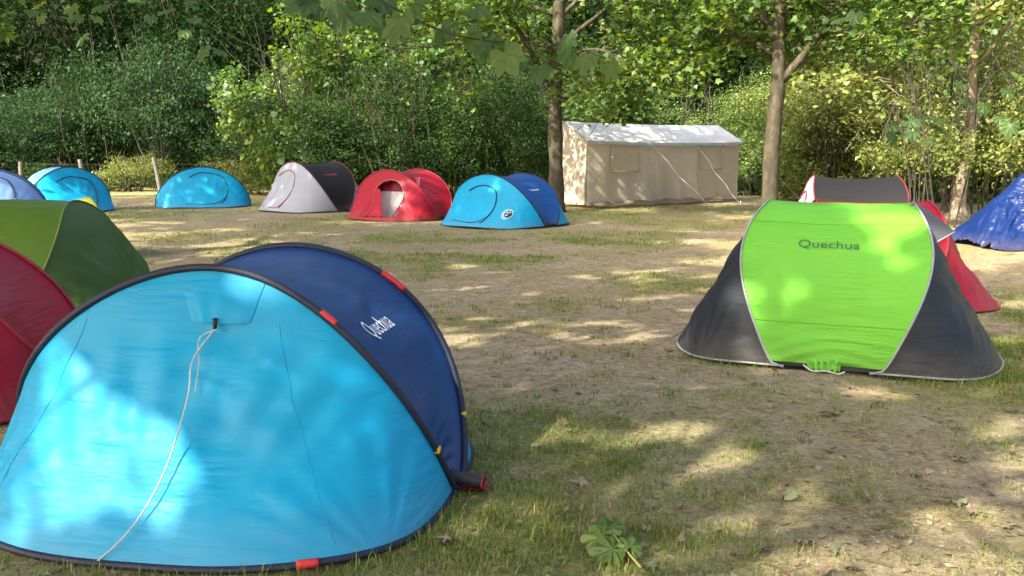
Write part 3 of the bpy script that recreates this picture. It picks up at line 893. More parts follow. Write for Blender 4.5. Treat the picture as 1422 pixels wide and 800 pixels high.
# 10 cyan tent with ice-blue panel
c10 = Tent('cyan tent with pale ice blue panel beside a lilac tent', (-11.25, 22.4), face(0.70, -0.72), Lx=2.2, W=2.1, H=1.07, end_front=CYAN, panel=ICE, seed=29)
c10.zip_door(TAPE_NAVY, 0.5, 0.5)
# 11 lilac tent
l11 = Tent('lilac blue tent behind the olive green tent', (-11.0, 18.7), face(0.45, -0.9), Lx=2.3, W=2.3, H=1.10, end_front=LILAC, panel=LILAC, tape=TAPE_NAVY, seed=31)
l11.zip_door(TAPE_NAVY, 0.5, 0.5, 0.9)
# 12 olive tent
o12 = Tent('olive green tent with yellow green piping and faint lettering', (-4.25, 7.58), R(4), Lx=2.3, W=1.9, H=1.02, foot=0.26, top=0.50, bulge=0.12, aexp=0.4, dip=-0.02, sag=-0.07, end_front=OLIVED, panel=OLIVE, tape=TAPE_OLIVE, hem=TAPE_OLIVE, seed=37, tape_r=0.008)
letter_front(o12, 'Quechua', PRINT_Y, 0.78, 0.50, 0.42, 0.8)
o12.clips(YCLIP, 0.5)
# 13 red tent beside the near one
r13 = Tent('crimson tent wedged between the cyan and navy tent and the olive one', (-3.66, 5.20), face(0.06, -1.0), Lx=1.8, W=2.1, H=0.96, zexp=1.6, foot=0.06, top=0.40, bulge=0.10, end_front=RED, panel=RED, tape=TAPE_RED, hem=TAPE_RED, seed=41)
r13.clips(YCLIP, 0.34)
# pale yellow tent whose flap shows over the olive one
y14 = Tent('small pale yellow tent showing just above the olive tent', (-6.3, 12.2), R(38), Lx=1.9, W=1.6, H=0.815, end_front=YELLOW, panel=YELLOW, tape=TAPE_OLIVE, hem=TAPE_OLIVE, seed=43)

# rolled carry bag sticking out by the near tent
b0 = G(640, 664, 0.06)
bagt = thing('rolled_carry_bag', 'black rolled carry bag with red trim lying beside the navy panel', 'bag', (b0[0], b0[1] + 0.02, 0), R(-8)); bagt.scale = (0.85, 0.85, 0.85)
mb = MB(); mb.tube(catmull([(-0.06, 0, 0.062), (0, 0, 0.062), (0.07, -0.004, 0.056), (0.115, -0.01, 0.05)], 12), np.array([0.03, 0.036, 0.036, 0.035, 0.036, 0.036, 0.035, 0.036, 0.036, 0.035, 0.034, 0.030]), 14); mb.build('roll', SHEET, bagt)
mb = MB(); mb.tube([(0.117 + 0.012 * math.cos(a) * 0.3, -0.01 + 0.040 * math.cos(a), 0.05 + 0.030 * math.sin(a)) for a in np.linspace(0, 2 * math.pi, 24)], 0.006, 6); mb.build('rim', TAPE_RED, bagt)
A = np.array([[(x, y, 0.018 + 0.012 * math.sin(17 * x + 3 * j)) for x in np.linspace(-0.06, 0.17, 12)] for j, y in enumerate(np.linspace(-0.06, 0.07, 6))])
mb = MB(); mb.grid(A * np.array([0.85, 0.8, 1])); mb.build('strap_flap', TAPE_RED, bagt)

# 5 blue tarp draped over a low ridge at the right
tb = P(1395, 350, 13.4)
tt = thing('blue_tarp_shelter', 'crumpled blue plastic tarp draped over a low ridge behind thin twigs', 'tarp', (8.3, 14.1, 0), R(8))
A = []
for j, v in enumerate(np.linspace(-1, 1, 64)):
    row = []
    for i, u in enumerate(np.linspace(-1.15, 1.6, 80)):
        hgt = 1.22 * np.interp(u, [-1.15, -0.8, -0.2, 0.4, 1.2, 1.6], [0.05, 0.48, 0.95, 1.05, 1.0, 0.9])
        z = hgt * (1 - abs(v) ** 1.25) + 0.015
        w = (vnoise(np.array([u * 3.1 + 4 * abs(v)]), np.array([v * 2.2]), 0.6, 4)[0] - 0.5)
        w2 = abs(vnoise(np.array([u * 5.3 + 2.2 * v + 40]), np.array([v * 4.1 - u + 9]), 0.7, 3)[0] - 0.5) - 0.12
        w = w + 0.9 * w2
        row.append((u + 0.10 * w, v * (0.95 + 0.1 * w) - 0.12 * w * (1 - abs(v)), max(0.012, z + 0.22 * w * min(1, 3 * (1 - abs(v))))))
    A.append(row)
mb = MB(); mb.grid(np.array(A)); mb.build('tarp_sheet', TARP, tt)
mb = MB(); mb.tube([(u, 0.0, 1.18 * np.interp(u, [-1.15, -0.8, -0.2, 0.4, 1.2, 1.6], [0.05, 0.48, 0.95, 1.05, 1.0, 0.9]) - 0.06) for u in np.linspace(-0.7, 1.6, 12)], 0.012, 6); mb.build('ridge_rope', ROPE, tt)

# ------------------------------------------------------------------ frame tent
fa, fb = G(813, 289)[:2], G(1023, 279)[:2]
flen = float(np.linalg.norm(fb - fa)); fdir = (fb - fa) / flen
frz = math.atan2(fdir[1], fdir[0])
ft = thing('frame_tent', 'large beige canvas frame tent with white pitched roof', 'tent', (fa[0], fa[1], 0), frz)
FW, EAVE, RIDGE, RY = 1.25, 1.78, 2.26, 0.9
def wall_grid(p0, p1, nx, top, name, seed, bot=0.05):
    p0, p1 = np.array(p0), np.array(p1)
    d = p1 - p0; ln = np.linalg.norm(d); nrm = np.array([d[1], -d[0]]) / ln
    A = []
    for k in np.linspace(0, 1, 24):
        row = []
        for i, u in enumerate(np.linspace(0, 1, nx)):
            s_ = u * ln
            lift = bot + 0.05 * vnoise(np.array([s_ * 1.3 + seed * 3]), np.array([seed]), 1.0, 3)[0]
            tz = top(u)
            z = lift + (tz - lift) * k
            w = 0.05 * (1 - k) * math.sin(3.1 * s_ + seed) + 0.02 * math.sin(s_ * 9 + k * 2 + seed) * (1 - k * 0.7) + 0.05 * (vnoise(np.array([s_ * 2 + seed]), np.array([k * 3]), 1.0, 3)[0] - 0.5)
            q = p0 + d * u + nrm * w
            row.append((q[0], q[1], z))
        A.append(row)
    mb = MB(); mb.grid(np.array(A)); return mb.build(name, BEIGE, ft)
gabf = lambda y: EAVE + (RIDGE - EAVE) * (y / RY if y < RY else (FW - y) / (FW - RY))

wall_grid((0, 0), (flen, 0), 110, lambda u: EAVE - 0.02, 'front_wall', 1)
wall_grid((flen, FW), (0, FW), 60, lambda u: EAVE - 0.02, 'back_wall', 2)
wall_grid((0, FW), (0, 0), 50, lambda u: gabf(FW * (1 - u)) - 0.03, 'gable_wall', 3)
wall_grid((flen, 0), (flen, FW), 50, lambda u: gabf(FW * u) - 0.03, 'gable_wall', 4)
for sg, nm in ((1, 'roof_slope'), (-1, 'roof_slope')):
    A = []
    for k in np.linspace(0, 1, 14):
        row = []
        for u in np.linspace(-0.06, flen + 0.06, 60):
            y = RY + ((-0.10 if sg == 1 else FW + 0.10) - RY) * (1 - k)
            z = EAVE - 0.03 + (RIDGE - EAVE + 0.03) * k - 0.05 * math.sin(math.pi * u / flen) * (1 - 0.3 * k) - 0.025 * math.sin(math.pi * k) * abs(math.sin(3 * math.pi * u / flen))
            row.append((u, y, z + 0.01))
        A.append(row)
    A = np.array(A)
    mb = MB(); mb.grid(A); mb.build(nm, ROOFW, ft)
    # hanging valance along the eave
    B = np.array([A[0] + np.array([0, -sg * 0.012, -0.004 - 0.075 * q]) for q in np.linspace(0, 1, 3)])
    mb = MB(); mb.grid(B); mb.build('valance', plain('grey_valance', (0.42, 0.45, 0.46), 0.8) if sg == 1 else ROOFW, ft)
    mb = MB(); mb.tube(A[0] + np.array([0, 0, -0.01]), 0.012, 6); mb.build('eave_pole', STEEL, ft)
# gable edges
for u in (-0.06, flen + 0.06):
    for sg in (1, -1):
        p = [(u, -0.10 if sg == 1 else FW + 0.10, EAVE - 0.02), (u, RY, RIDGE + 0.012)]
        mb = MB(); mb.tube(p, 0.014, 6); mb.build('roof_edge', plain('grey_edge', (0.35, 0.37, 0.38), 0.7), ft)
# closed window flaps, outlined by their stitched borders
SEAM = plain('canvas_seam', (0.48, 0.395, 0.315), 0.9)
for x0, x1, z0, z1 in ((0.85, 1.85, 0.95, 1.66), (flen - 1.75, flen - 0.75, 0.98, 1.66)):
    A = np.array([[(x, -0.055 - 0.012 * math.sin(8 * x), z) for x in np.linspace(x0, x1, 14)] for z in np.linspace(z0, z1, 8)])
    mb = MB(); mb.grid(A); w = mb.build('window_flap', BEIGE, ft)
    for a, b in (((x0, z0), (x1, z0)), ((x0, z0), (x0, z1)), ((x1, z0), (x1, z1))):
        mb = MB(); mb.tube([(a[0], -0.068, a[1]), ((a[0] + b[0]) / 2, -0.07, (a[1] + b[1]) / 2 - 0.015), (b[0], -0.068, b[1])], 0.011, 5); mb.build('flap_border', SEAM, w)
for x in (flen * 0.42, flen * 0.70):
    mb = MB(); mb.tube([(x + 0.02 * math.sin(5 * z), -0.055 - 0.03 * (1 - z / 1.8), z) for z in np.linspace(0.12, EAVE - 0.05, 14)], 0.008, 5); mb.build('wall_seam', SEAM, ft)
# mud skirt lying loose along the wall foot
rs = np.random.default_rng(5)
A = []
for j, k in enumerate(np.linspace(0, 1, 6)):
    A.append([(u, -0.02 - 0.22 * k - 0.06 * math.sin(4 * u), 0.10 * (1 - k) + 0.02 + 0.05 * abs(math.sin(2.7 * u + k)) * (1 - 0.4 * k)) for u in np.linspace(0.1, flen * 0.85, 70)])
mb = MB(); mb.grid(np.array(A)); mb.build('mud_skirt', plain('dirty_skirt', (0.20, 0.15, 0.105), 0.9, 0.3, 6), ft)
def guy(a, b, name='guy_rope', kink=0.10, seed=0):
    r = np.random.default_rng(seed)
    a, b = np.array(a, float), np.array(b, float)
    pts = [a + (b - a) * t + (r.normal(size=3) * kink * np.array([1, .5, 1]) if 0.2 < t < 0.9 else 0) for t in np.linspace(0, 1, 7)]
    mb = MB(); mb.tube(catmull(pts, 30), 0.007, 5); g = mb.build(name, ROPE, ft)
    mb = MB(); mb.tube([b + np.array([0, 0, 0.10]), b + np.array([0, 0, -0.10])], 0.012, 6); mb.build('peg', STEEL, g)
guy((flen * 0.36, -0.12, EAVE - 0.05), (flen * 0.50, -1.55, 0.02), kink=0.055, seed=1)
guy((flen * 0.66, -0.12, EAVE - 0.05), (flen * 0.76, -1.35, 0.02), kink=0.045, seed=2)
guy((flen + 0.05, -0.1, EAVE), (flen + 1.5, -1.2, 0.02), kink=0.0, seed=3)

# ------------------------------------------------------------------ fence
pb = [G(118, 267), G(224, 268), G(325, 266), G(30, 266), G(420, 266)]
fe = thing('wire_fence', 'old wire fence with leaning grey wooden posts before the shrubs', 'fence', (0, 0, 0))
tops = []
for i, p in enumerate(pb):
    r = np.random.default_rng(50 + i)
    hh = [1.20, 1.28, 1.15, 1.1, 1.1][i]
    lean = [(-0.10, 0.0), (-0.20, 0), (0.0, 0), (0.05, 0), (0.03, 0)][i]
    pp = catmull([p + np.array([0, 0, -0.2]), p + np.array([lean[0] * .4, 0, hh * .4]), p + np.array([lean[0], lean[1], hh])], 8)
    mb = MB(); mb.tube(pp, np.linspace(0.085, 0.072, 8) * (1 + 0.05 * r.normal(size=8)), 9); mb.build('post', WOODP, fe, False)
    tops.append((p, lean, hh))
order = sorted(tops, key=lambda q: q[0][0])
for hz in (0.35, 0.7, 1.02):
    pts = [q[0] + np.array([q[1][0] * hz / q[2], -0.085, hz]) for q in order]
    mb = MB(); mb.tube(pts, 0.0035, 4); mb.build('wire', WIRE, fe)

# ------------------------------------------------------------------ visible trees
exec_gaps = [(P(150, 545, 3.35), 0.30), (P(230, 560, 3.3), 0.22), (P(95, 470, 3.6), 0.20), (P(250, 640, 3.1), 0.20), (P(20, 690, 3.1), 0.18), (P(180, 480, 3.5), 0.15)]
GAPS.extend([(P(110, 540, 3.4), 0.30), (P(190, 600, 3.2), 0.30), (P(150, 490, 3.45), 0.24), (P(290, 680, 3.1), 0.22), (P(210, 690, 3.05), 0.25), (P(250, 540, 3.3), 0.2)])
GAPS.extend(exec_gaps)
GAPS.append((G(858, 755), 0.22))
GAPS.extend([(P(50, 640, 3.15), 0.24), (P(290, 620, 3.2), 0.18), (P(120, 610, 3.2), 0.26), (P(330, 730, 3.0), 0.15)])
GAPS.extend([(P(1225, 300, 6.3), 0.22), (P(1260, 330, 6.2), 0.18), (P(1130, 330, 6.2), 0.12)])
rg = np.random.default_rng(99)
for k in range(240):          # flecks on the ground
    q = G(rg.uniform(560, 1500), rg.uniform(300, 840)); GAPS.append((q, rg.uniform(0.08, 0.20)))
for k in range(45):
    q = G(rg.uniform(560, 1050), rg.uniform(365, 490)); GAPS.append((q, rg.uniform(0.09, 0.22)))

for k in range(70):
    q = G(rg.uniform(640, 1050), rg.uniform(520, 720)); GAPS.append((q, rg.uniform(0.06, 0.12)))
def rel(base, pts): return [np.array([p[0] - base[0], p[1] - base[1], p[2]]) for p in pts]
ba = G(773, 294)[:2]
DA = ba[1]
GS_ = np.array([1.6, 24.4, 1.1]) + SUN * 7.6  # end of an unseen bough added to shade the frame tent gable
A_tr = rel(ba, [(ba[0], ba[1], -0.1), P(772, 230, DA), P(771, 160, DA), P(773, 105, DA), P(776, 40, DA), P(775, -40, DA), P(765, -130, DA), P(770, -220, DA)])
A_l = [(rel(ba, [P(768, 118, DA), P(748, 92, DA - .3), P(722, 45, DA - .8), P(692, 0, DA - 1.3), P(655, -50, DA - 2)]), 0.10),
       (rel(ba, [P(779, 138, DA), P(815, 115, DA - .4), P(850, 96, DA - .9), P(895, 90, DA - 1.5), P(940, 100, DA - 2.2)]), 0.09),
       (rel(ba, [P(776, 90, DA), P(810, 70, DA - .8), P(845, 72, DA - 1.5), P(862, 90, DA - 1.8), P(860, 105, DA - 1.9)]), 0.05),
       (rel(ba, [(ba[0], ba[1], 5.0), (0.2, DA - .5, 5.6), GS_ + np.array([1.0, .4, .2]), GS_, GS_ + np.array([-0.9, -.5, .1])]), 0.07),
       (rel(ba, [P(775, 110, DA), P(800, 95, DA + .7), P(840, 60, DA + 1.5), P(900, 40, DA + 2.2), P(960, 50, DA + 2.8)]), 0.06),
       (rel(ba, [P(773, 90, DA), P(740, 75, DA + .8), P(690, 40, DA + 1.6), P(620, 30, DA + 2.2), P(540, 10, DA + 2.6)]), 0.06),
       (rel(ba, [P(773, 20, DA), P(735, 10, DA + .3), P(680, 15, DA + .5), P(610, 22, DA + .5), P(560, 40, DA + .3)]), 0.08),
       (rel(ba, [P(775, 60, DA), P(800, 45, DA - .6), P(845, 10, DA - 1.4), P(870, -15, DA - 2.2), P(930, -30, DA - 3)]), 0.07),
       (rel(ba, [P(773, 65, DA), P(745, 60, DA + .6), P(720, 45, DA + 1), P(650, 60, DA + 1.2), P(520, 70, DA + 1.0)]), 0.07)]
_rb = np.random.default_rng(15)
_n = 520
_c = np.array([(835, 150), (850, 138), (860, 125), (842, 160), (870, 105), (905, 112), (920, 100), (815, 130), (800, 120), (880, 90), (850, 100), (930, 118)])[_rb.integers(0, 12, _n)]
_bp = np.array([P(a + 11 * _rb.normal(), b + 7 * _rb.normal(), DA - 1.8 + 0.35 * _rb.normal()) for a, b in _c])
BOUGH = leaf_cloud(MAPLE_V, MAPLE_F, _bp, _rb.normal(size=(_n, 3)) * 0.5 + np.array([-0.1, -0.4, 0.8]), _rb.uniform(0.08, 0.14, _n), np.clip(_rb.normal(0.75, 0.18, _n), 0, 1), _rb.normal(size=(_n, 3)) + np.array([0, 0, -1.0]), _rb)
plane_tree('plane tree with mottled trunk between the blue tent and frame tent', ba, A_tr, [0.20, 0.182, 0.175, 0.17, 0.145, 0.14, 0.11, 0.08], A_l, 61, auto=7, auto_len=4.6, auto_h=(0.6, 1.0), per=15, leaf=0.145, tv=MAPLE_V, tf=MAPLE_F, zmin=2.1, extra=BOUGH)
bb = G(1069, 304)[:2]
DB = bb[1]
B_tr = rel(bb, [(bb[0], bb[1], -0.1), P(1070, 240, DB), P(1075, 170, DB), P(1081, 110, DB), P(1082, 50, DB), P(1082, -10, DB), P(1092, -110, DB), P(1088, -210, DB)])
B_l = [(rel(bb, [P(1082, 60, DB), P(1110, 40, DB + .9), P(1160, 20, DB + 1.7), P(1220, 25, DB + 2.4), P(1290, 40, DB + 3)]), 0.06),
       (rel(bb, [P(1082, 40, DB), P(1050, 20, DB + .9), P(1000, 15, DB + 1.7), P(950, 30, DB + 2.4)]), 0.06),
       (rel(bb, [P(1084, 112, DB), P(1105, 90, DB - .1), P(1135, 50, DB - .3), P(1163, 5, DB - .5), P(1195, -60, DB - .8)]), 0.12),
       (rel(bb, [P(1080, 55, DB), P(1062, 28, DB), P(1045, 0, DB - .2), P(1025, -50, DB - .5)]), 0.10),
       (rel(bb, [P(1140, 40, DB - .3), P(1200, 48, DB - .8), P(1260, 38, DB - 1.4), P(1330, 20, DB - 2)]), 0.045),
       (rel(bb, [P(1080, 80, DB), P(1040, 55, DB + .4), P(980, 40, DB + .8), P(930, 20, DB + 1)]), 0.06)]
plane_tree('forked plane tree with slender trunk behind the lime green tent', bb, B_tr, [0.185, 0.168, 0.16, 0.152, 0.125, 0.13, 0.10, 0.07], B_l, 67, auto=7, auto_len=4.4, auto_h=(0.64, 1.0), per=15, leaf=0.145, tv=MAPLE_V, tf=MAPLE_F, zmin=2.9)
bc = G(1331, 303)[:2]
DC = bc[1]
C_tr = rel(bc, [(bc[0], bc[1], -0.1), P(1333, 265, DC), P(1344, 210, DC), P(1347, 150, DC), P(1352, 80, DC), P(1362, -40, DC), P(1370, -140, DC)])
plane_tree('pale barked leaning tree beside the blue tarp', bc, C_tr, [0.20, 0.135, 0.115, 0.11, 0.10, 0.08, 0.05], [], 71, auto=9, auto_len=3.4, auto_h=(0.35, 1.0), per=16, leaf=0.11, bark=BARKP, leafm=LF_YEL, zmin=2.0, name='leaning_tree', az0=2.0)

# trees around the pitch whose crowns spread over it
def ring_tree(label, base, h, seed, per=18, leaf=0.23, extra=None, auto=11, L=5.2, limbs=(), zmin=3.0, az0=0.0, sublen=1.7):
    tr = [np.array([0, 0, -0.1])] + [np.array([0.12 * math.sin(seed + k), 0.12 * math.cos(seed * 2 + k), h * k / 5]) for k in range(1, 6)]
    plane_tree(label, base, tr, [0.26, 0.23, 0.20, 0.16, 0.11, 0.07], list(limbs), seed, auto=auto, auto_len=L, auto_h=(0.36, 1.0), per=per, leaf=leaf,
               extra=extra, zmin=zmin, az0=az0, group='plane trees shading the pitch', sublen=sublen)
def hand_leaves(lst, size_m, seed, jit=0.05):
    """leaves of low twigs, set at chosen points: (point, size factor, facing)"""
    r = np.random.default_rng(seed)
    pos = np.array([q[0] for q in lst]); n = len(lst)
    nrm = np.array([q[2] for q in lst]) + r.normal(size=(n, 3)) * 0.25
    up = np.array([[r.normal() * 0.5, r.normal() * 0.2, -1.0] for _ in range(n)])
    up = np.where(r.random((n, 1)) < 0.3, r.normal(size=(n, 3)) - np.array([0, 0, 0.5]), up)
    return leaf_cloud(BIG_V, BIG_F, pos, nrm, np.array([q[1] for q in lst]) * size_m, np.clip(r.normal(0.42, 0.2, n), 0, 1), up, r)
near = [(435, 2, 1.1), (480, 0, 1.2), (420, -12, 1.0), (498, 12, 1.1), (537, 16, 1.1), (544, -4, 1.1), (560, 14, 1.2), (610, 36, 1.15), (695, 62, 1.35), (646, 44, 1.0), (690, 48, 1.1),
        (676, 50, 1.2), (790, 60, 0.9), (818, 70, 1.1), (841, 78, 1.0), (752, 88, 0.9), (651, 8, 0.8), (790, 44, 0.8), (720, 70, 0.9), (460, -10, 1.2), (515, -8, 1.2), (585, -6, 1.0), (510, 20, 0.9)]
rn_ = np.random.default_rng(12)
near_l = [(P(a, b, 3.5 + 0.35 * (a - 430) / 400 + 0.15 * rn_.normal()), s_, (0.6 * rn_.normal(), -0.5 - 0.4 * rn_.random(), 0.4 + 0.5 * rn_.random())) for a, b, s_ in near]
tn = (-4.6, -1.2)
twig = [np.array([0, 0, 3.1]), np.array([1.6, 1.6, 3.5]), P(300, -190, 3.3) - np.array([tn[0], tn[1], 0]), P(470, -40, 3.4) - np.array([tn[0], tn[1], 0]), P(590, 33, 3.55) - np.array([tn[0], tn[1], 0]), P(674, 56, 3.65) - np.array([tn[0], tn[1], 0]), P(773, 61, 3.75) - np.array([tn[0], tn[1], 0]), P(840, 80, 3.8) - np.array([tn[0], tn[1], 0])]
GAPS_KEEP = GAPS
def low_twig(parent_label): pass
# the tree beside the camera: a low twig with big leaves hangs into view
def twig_wood(root, pts, r0=0.03):
    mb = MB(); pp = catmull(pts, 40); mb.tube(pp, np.concatenate([np.linspace(r0 * 0.5, 0.005, 16), np.linspace(0.005, 0.0018, 24)]), 6); mb.build('low_branch', BARK, root)
SHADE = []  # unseen boughs added along the sun ray to shade the near tent
for a, b, yy, t_ in ((430, 560, 3.3, 9.2), (520, 640, 3.4, 9.6), (330, 480, 3.45, 9.0), (560, 740, 3.0, 9.4), (470, 690, 3.1, 8.8), (400, 620, 3.25, 10.2), (570, 600, 3.4, 8.6), (420, 520, 3.4, 10.4), (600, 690, 3.5, 9.9), (390, 480, 3.45, 11.6), (450, 600, 3.3, 11.4), (520, 700, 3.2, 11.2), (340, 430, 3.5, 10.8), (500, 560, 3.4, 7.8)):
    e_ = P(a, b, yy) + SUN * t_ - np.array([-6.9, 1.9, 0])
    d_ = np.array([0.25, -0.2, 0.0]) * (1 + len(SHADE) % 5 * .2)
    SHADE.append(([np.array([0, 0, 3.6 + 0.13 * len(SHADE)]), e_ * 0.5 + np.array([0, 0, 2.4]), e_ - d_, e_ + d_ * 1.5], 0.06))
ring_tree('plane tree whose low twig hangs big lobed leaves over the pitch', tn, 8.5, 81, extra=hand_leaves(near_l, 0.138, 4), per=18)
twig_wood(bpy.data.objects[[o.name for o in bpy.data.objects if o.name.startswith('plane_tree')][-1]], twig)
left_px = [(25, -2, .9), (62, 2, 1), (85, 22, .9), (105, 32, 1), (117, 48, .9), (187, 0, 1.1), (240, 12, 1), (262, 24, .9), (285, 62, 1.1), (300, 66, 1.1), (40, 12, .9), (130, 20, .8), (210, 20, .9), (10, 20, 1), (255, 40, 1), (150, 6, 1), (100, 5, 1), (270, 5, 1), (55, 20, .8)]
left_l = [(P(a, b, 7.2 + 0.5 * rn_.normal()), s_, (0.3 * rn_.normal(), -0.5, 0.7)) for a, b, s_ in left_px]
ring_tree('plane tree with sunlit leaves hanging above the olive tent', (-9.2, 6.4), 9.0, 83, extra=hand_leaves(left_l, 0.155, 6), per=18, zmin=3.4)
ring_tree('plane tree shading the row of far tents', (-13.0, 14.5), 9.5, 87, per=18, zmin=4.0)
ring_tree('plane tree standing near the lilac tent edge', (-16.5, 21.5), 10, 89, per=18, zmin=3.2)
ring_tree('unseen plane tree added to shade the near tent and foreground', (-6.9, 1.9), 8.8, 101, zmin=3.2, limbs=SHADE)  # out of view, added for more shade; carries the blocking boughs
ring_tree('unseen plane tree added to shade the open trodden middle', (-7.9, 10.4), 9.2, 103, zmin=4.2)  # out of view, added to carry canopy shade over the middle ground
ring_tree('plane tree behind the near cyan tent corner', (-9.0, -5.0), 10, 91, per=18, zmin=3.2)
ring_tree('plane tree with bright low leaves by the open path', (-0.5, -6.5), 9, 93, per=18, zmin=3.4)
right_px = [(1405, 165, 1.1), (1385, 158, 1), (1420, 178, 1.1), (1320, 150, 1), (1298, 162, 1.1), (1290, 172, 1.1), (1268, 178, 1.1), (1255, 165, 1), (1232, 170, 1), (1345, 148, 1), (1365, 140, 1), (1310, 182, .9), (1240, 185, .8), (1275, 160, .9), (1300, 195, .8), (1178, 24, 1), (1190, 14, 1), (1395, 120, 1), (1410, 100, 1), (1375, 95, .9), (1340, 115, .9), (1415, 130, 1)]
right_l = [(P(a, b, 8.0 + 0.4 * rn_.normal()), s_, (0.3 * rn_.normal(), -0.6, 0.8)) for a, b, s_ in right_px]
tr_ = (9.8, 8.6)
ring_tree('plane tree whose low branch reaches over the blue tarp', tr_, 8.5, 97, extra=hand_leaves(right_l, 0.17, 8), per=18, zmin=3.6)
o_ = np.array([tr_[0], tr_[1], 0])
twig_wood(bpy.data.objects[[o.name for o in bpy.data.objects if o.name.startswith('plane_tree')][-1]], [np.array([0, 0, 2.6]), P(1500, 40, 8.3) - o_, P(1420, 110, 8.1) - o_, P(1330, 150, 8.0) - o_, P(1232, 172, 7.9) - o_])

# ------------------------------------------------------------------ shrubs and background trees
def shrub_mesh(seed, nleaf, mat, size, w=1.0, h=1.0, nclump=260, open_=0.0, tv=OVAL_V, tf=OVAL_F, sig=0.09, lobes=9, bottom=0.02):
    """foliage of a shrub inside a unit box (half width 0.5, height 1): clumps on several uneven lobes"""
    r = np.random.default_rng(seed)
    lob = []
    for k in range(lobes):
        a = r.uniform(0, 2 * math.pi); d = r.uniform(0.0, 0.34)
        zc = r.uniform(0.16, 0.74)
        lob.append((d * math.cos(a), d * math.sin(a), zc, r.uniform(0.12, 0.27), r.uniform(0.13, 0.28)))
    cs = []
    while len(cs) < nclump:
        l = lob[r.integers(len(lob))]
        v = r.normal(size=3); v /= np.linalg.norm(v)
        k = r.uniform(0.78, 1.10) if r.random() < 0.8 else r.uniform(0.3, 0.8)
        p = np.array([l[0] + v[0] * l[3] * k, l[1] + v[1] * l[3] * k, l[2] + v[2] * l[4] * k])
        if r.random() < 0.05: p = p + v * np.array([0.07, 0.07, 0.05]) + np.array([0, 0, 0.05 * r.random()])
        if p[2] < bottom: p[2] = bottom + 0.1 * r.random()
        cs.append(p)
    cs = np.array(cs)
    csig = sig * (0.6 + 0.8 * r.random(len(cs)))
    per = nleaf // nclump
    pos = np.repeat(cs, per, 0) + r.normal(size=(per * nclump, 3)) * np.repeat(csig, per)[:, None] * np.array([0.6, 0.6, 0.42])
    pos[:, 2] = np.maximum(pos[:, 2], 0.01)
    out_ = pos - np.array([0, 0, 0.4])
    nrm = r.normal(size=pos.shape) * 0.7 + out_ * 1.2 + np.array([0, 0, 0.6])
    ctint = np.repeat(r.normal(0, 0.22, nclump), per)
    rnd = np.clip(0.45 + ctint + 0.17 * r.normal(size=len(pos)), 0, 1)
    pos = pos * np.array([w, w, h])
    V_, F_, rn = leaf_cloud(tv, tf, pos, nrm, size * np.clip(np.exp(r.normal(-0.05, 0.38, len(pos))), 0.4, 2.2), rnd, None, r)
    return fast_mesh('foliage', V_, F_, mat, {'rnd': rn})
def stems_mesh(seed, n, w, h, r0=0.035, spread=0.32):
    r = np.random.default_rng(seed)
    mb = MB()
    for k in range(n):
        a = r.uniform(0, 6.28); q = spread * math.sqrt(r.random())
        b = np.array([0.6 * q * w * math.cos(a + 0.5), 0.6 * q * w * math.sin(a + 0.5), -0.1])
        e = np.array([q * w * math.cos(a), q * w * math.sin(a), h * r.uniform(0.6, 0.92)])
        m_ = (b + e) / 2 + np.array([0.10 * w * r.normal(), 0.10 * w * r.normal(), 0.1 * h]) * 0.5
        p = catmull([b, m_, e], 8)
        mb.tube(p, np.linspace(r0 * r.uniform(.6, 1.1), 0.008, 8), 6, False)
        for _ in range(3):
            j = r.integers(2, 7)
            s2 = branch_path(p[j], e - b + r.normal(size=3) * 0.6 * h * 0.5, h * 0.3, 4, 0.1, 0.15, r)
            mb.tube(s2, np.linspace(r0 * 0.4, 0.005, len(s2)), 4, False)
    me = bpy.data.meshes.new('stems')
    me.from_pydata(mb.v, [], mb.f); me.materials.append(BARKD); me.update()
    return me
_cache = {}
def shrub(label, px, Yd, w, h, kind, rz=0.0, name='shrub', group=None, cat='shrub', xy=None):
    mats = {'blue': (LF_BLUE, 22000, 0.085, OVAL_V, OVAL_F), 'mid': (LF_MID, 26000, 0.062, OVAL_V, OVAL_F), 'lime': (LF_LIME, 24000, 0.068, OVAL_V, OVAL_F),
            'yel': (LF_YEL, 17000, 0.075, OVAL_V, OVAL_F), 'dark': (LF_DARK, 22000, 0.17, OVAL_V, OVAL_F), 'airy': (LF_YEL, 5200, 0.07, OVAL_V, OVAL_F), 'maple': (LF_PLANE, 13000, 0.12, LITE_V, LITE_F), 'low': (LF_MID if kind.endswith('b') else LF_YEL, 7000, 0.06, OVAL_V, OVAL_F)}
    k = kind.split('_')[0]
    if kind not in _cache:
        m_, n_, s_, tv, tf = mats[k]
        sd = sum(map(ord, kind)) * 7
        _cache[kind] = (shrub_mesh(sd, n_, m_, s_, w, h, 250 if k != 'airy' else 150, tv=tv, tf=tf, sig=0.072 if k != 'airy' else 0.10, bottom=0.02 if k != 'airy' else 0.35),
                        stems_mesh(sd + 1, 9 if k != 'airy' else 16, w, h, 0.04 if k != 'airy' else 0.019), w, h)
    fm, sm, w0, h0 = _cache[kind]
    x = (px - 711) / FPX * Yd if xy is None else xy[0]
    y = Yd if xy is None else xy[1]
    t = thing(name, label, cat, (x, y, 0), rz, group)
    t.scale = (w / w0, w / w0, h / h0)
    link(bpy.data.objects.new('stems' if False else 'stem_cluster', sm), t)
    link(bpy.data.objects.new('foliage', fm), t)
    return t
GL = 'blue green willowy shrubs behind the fence'
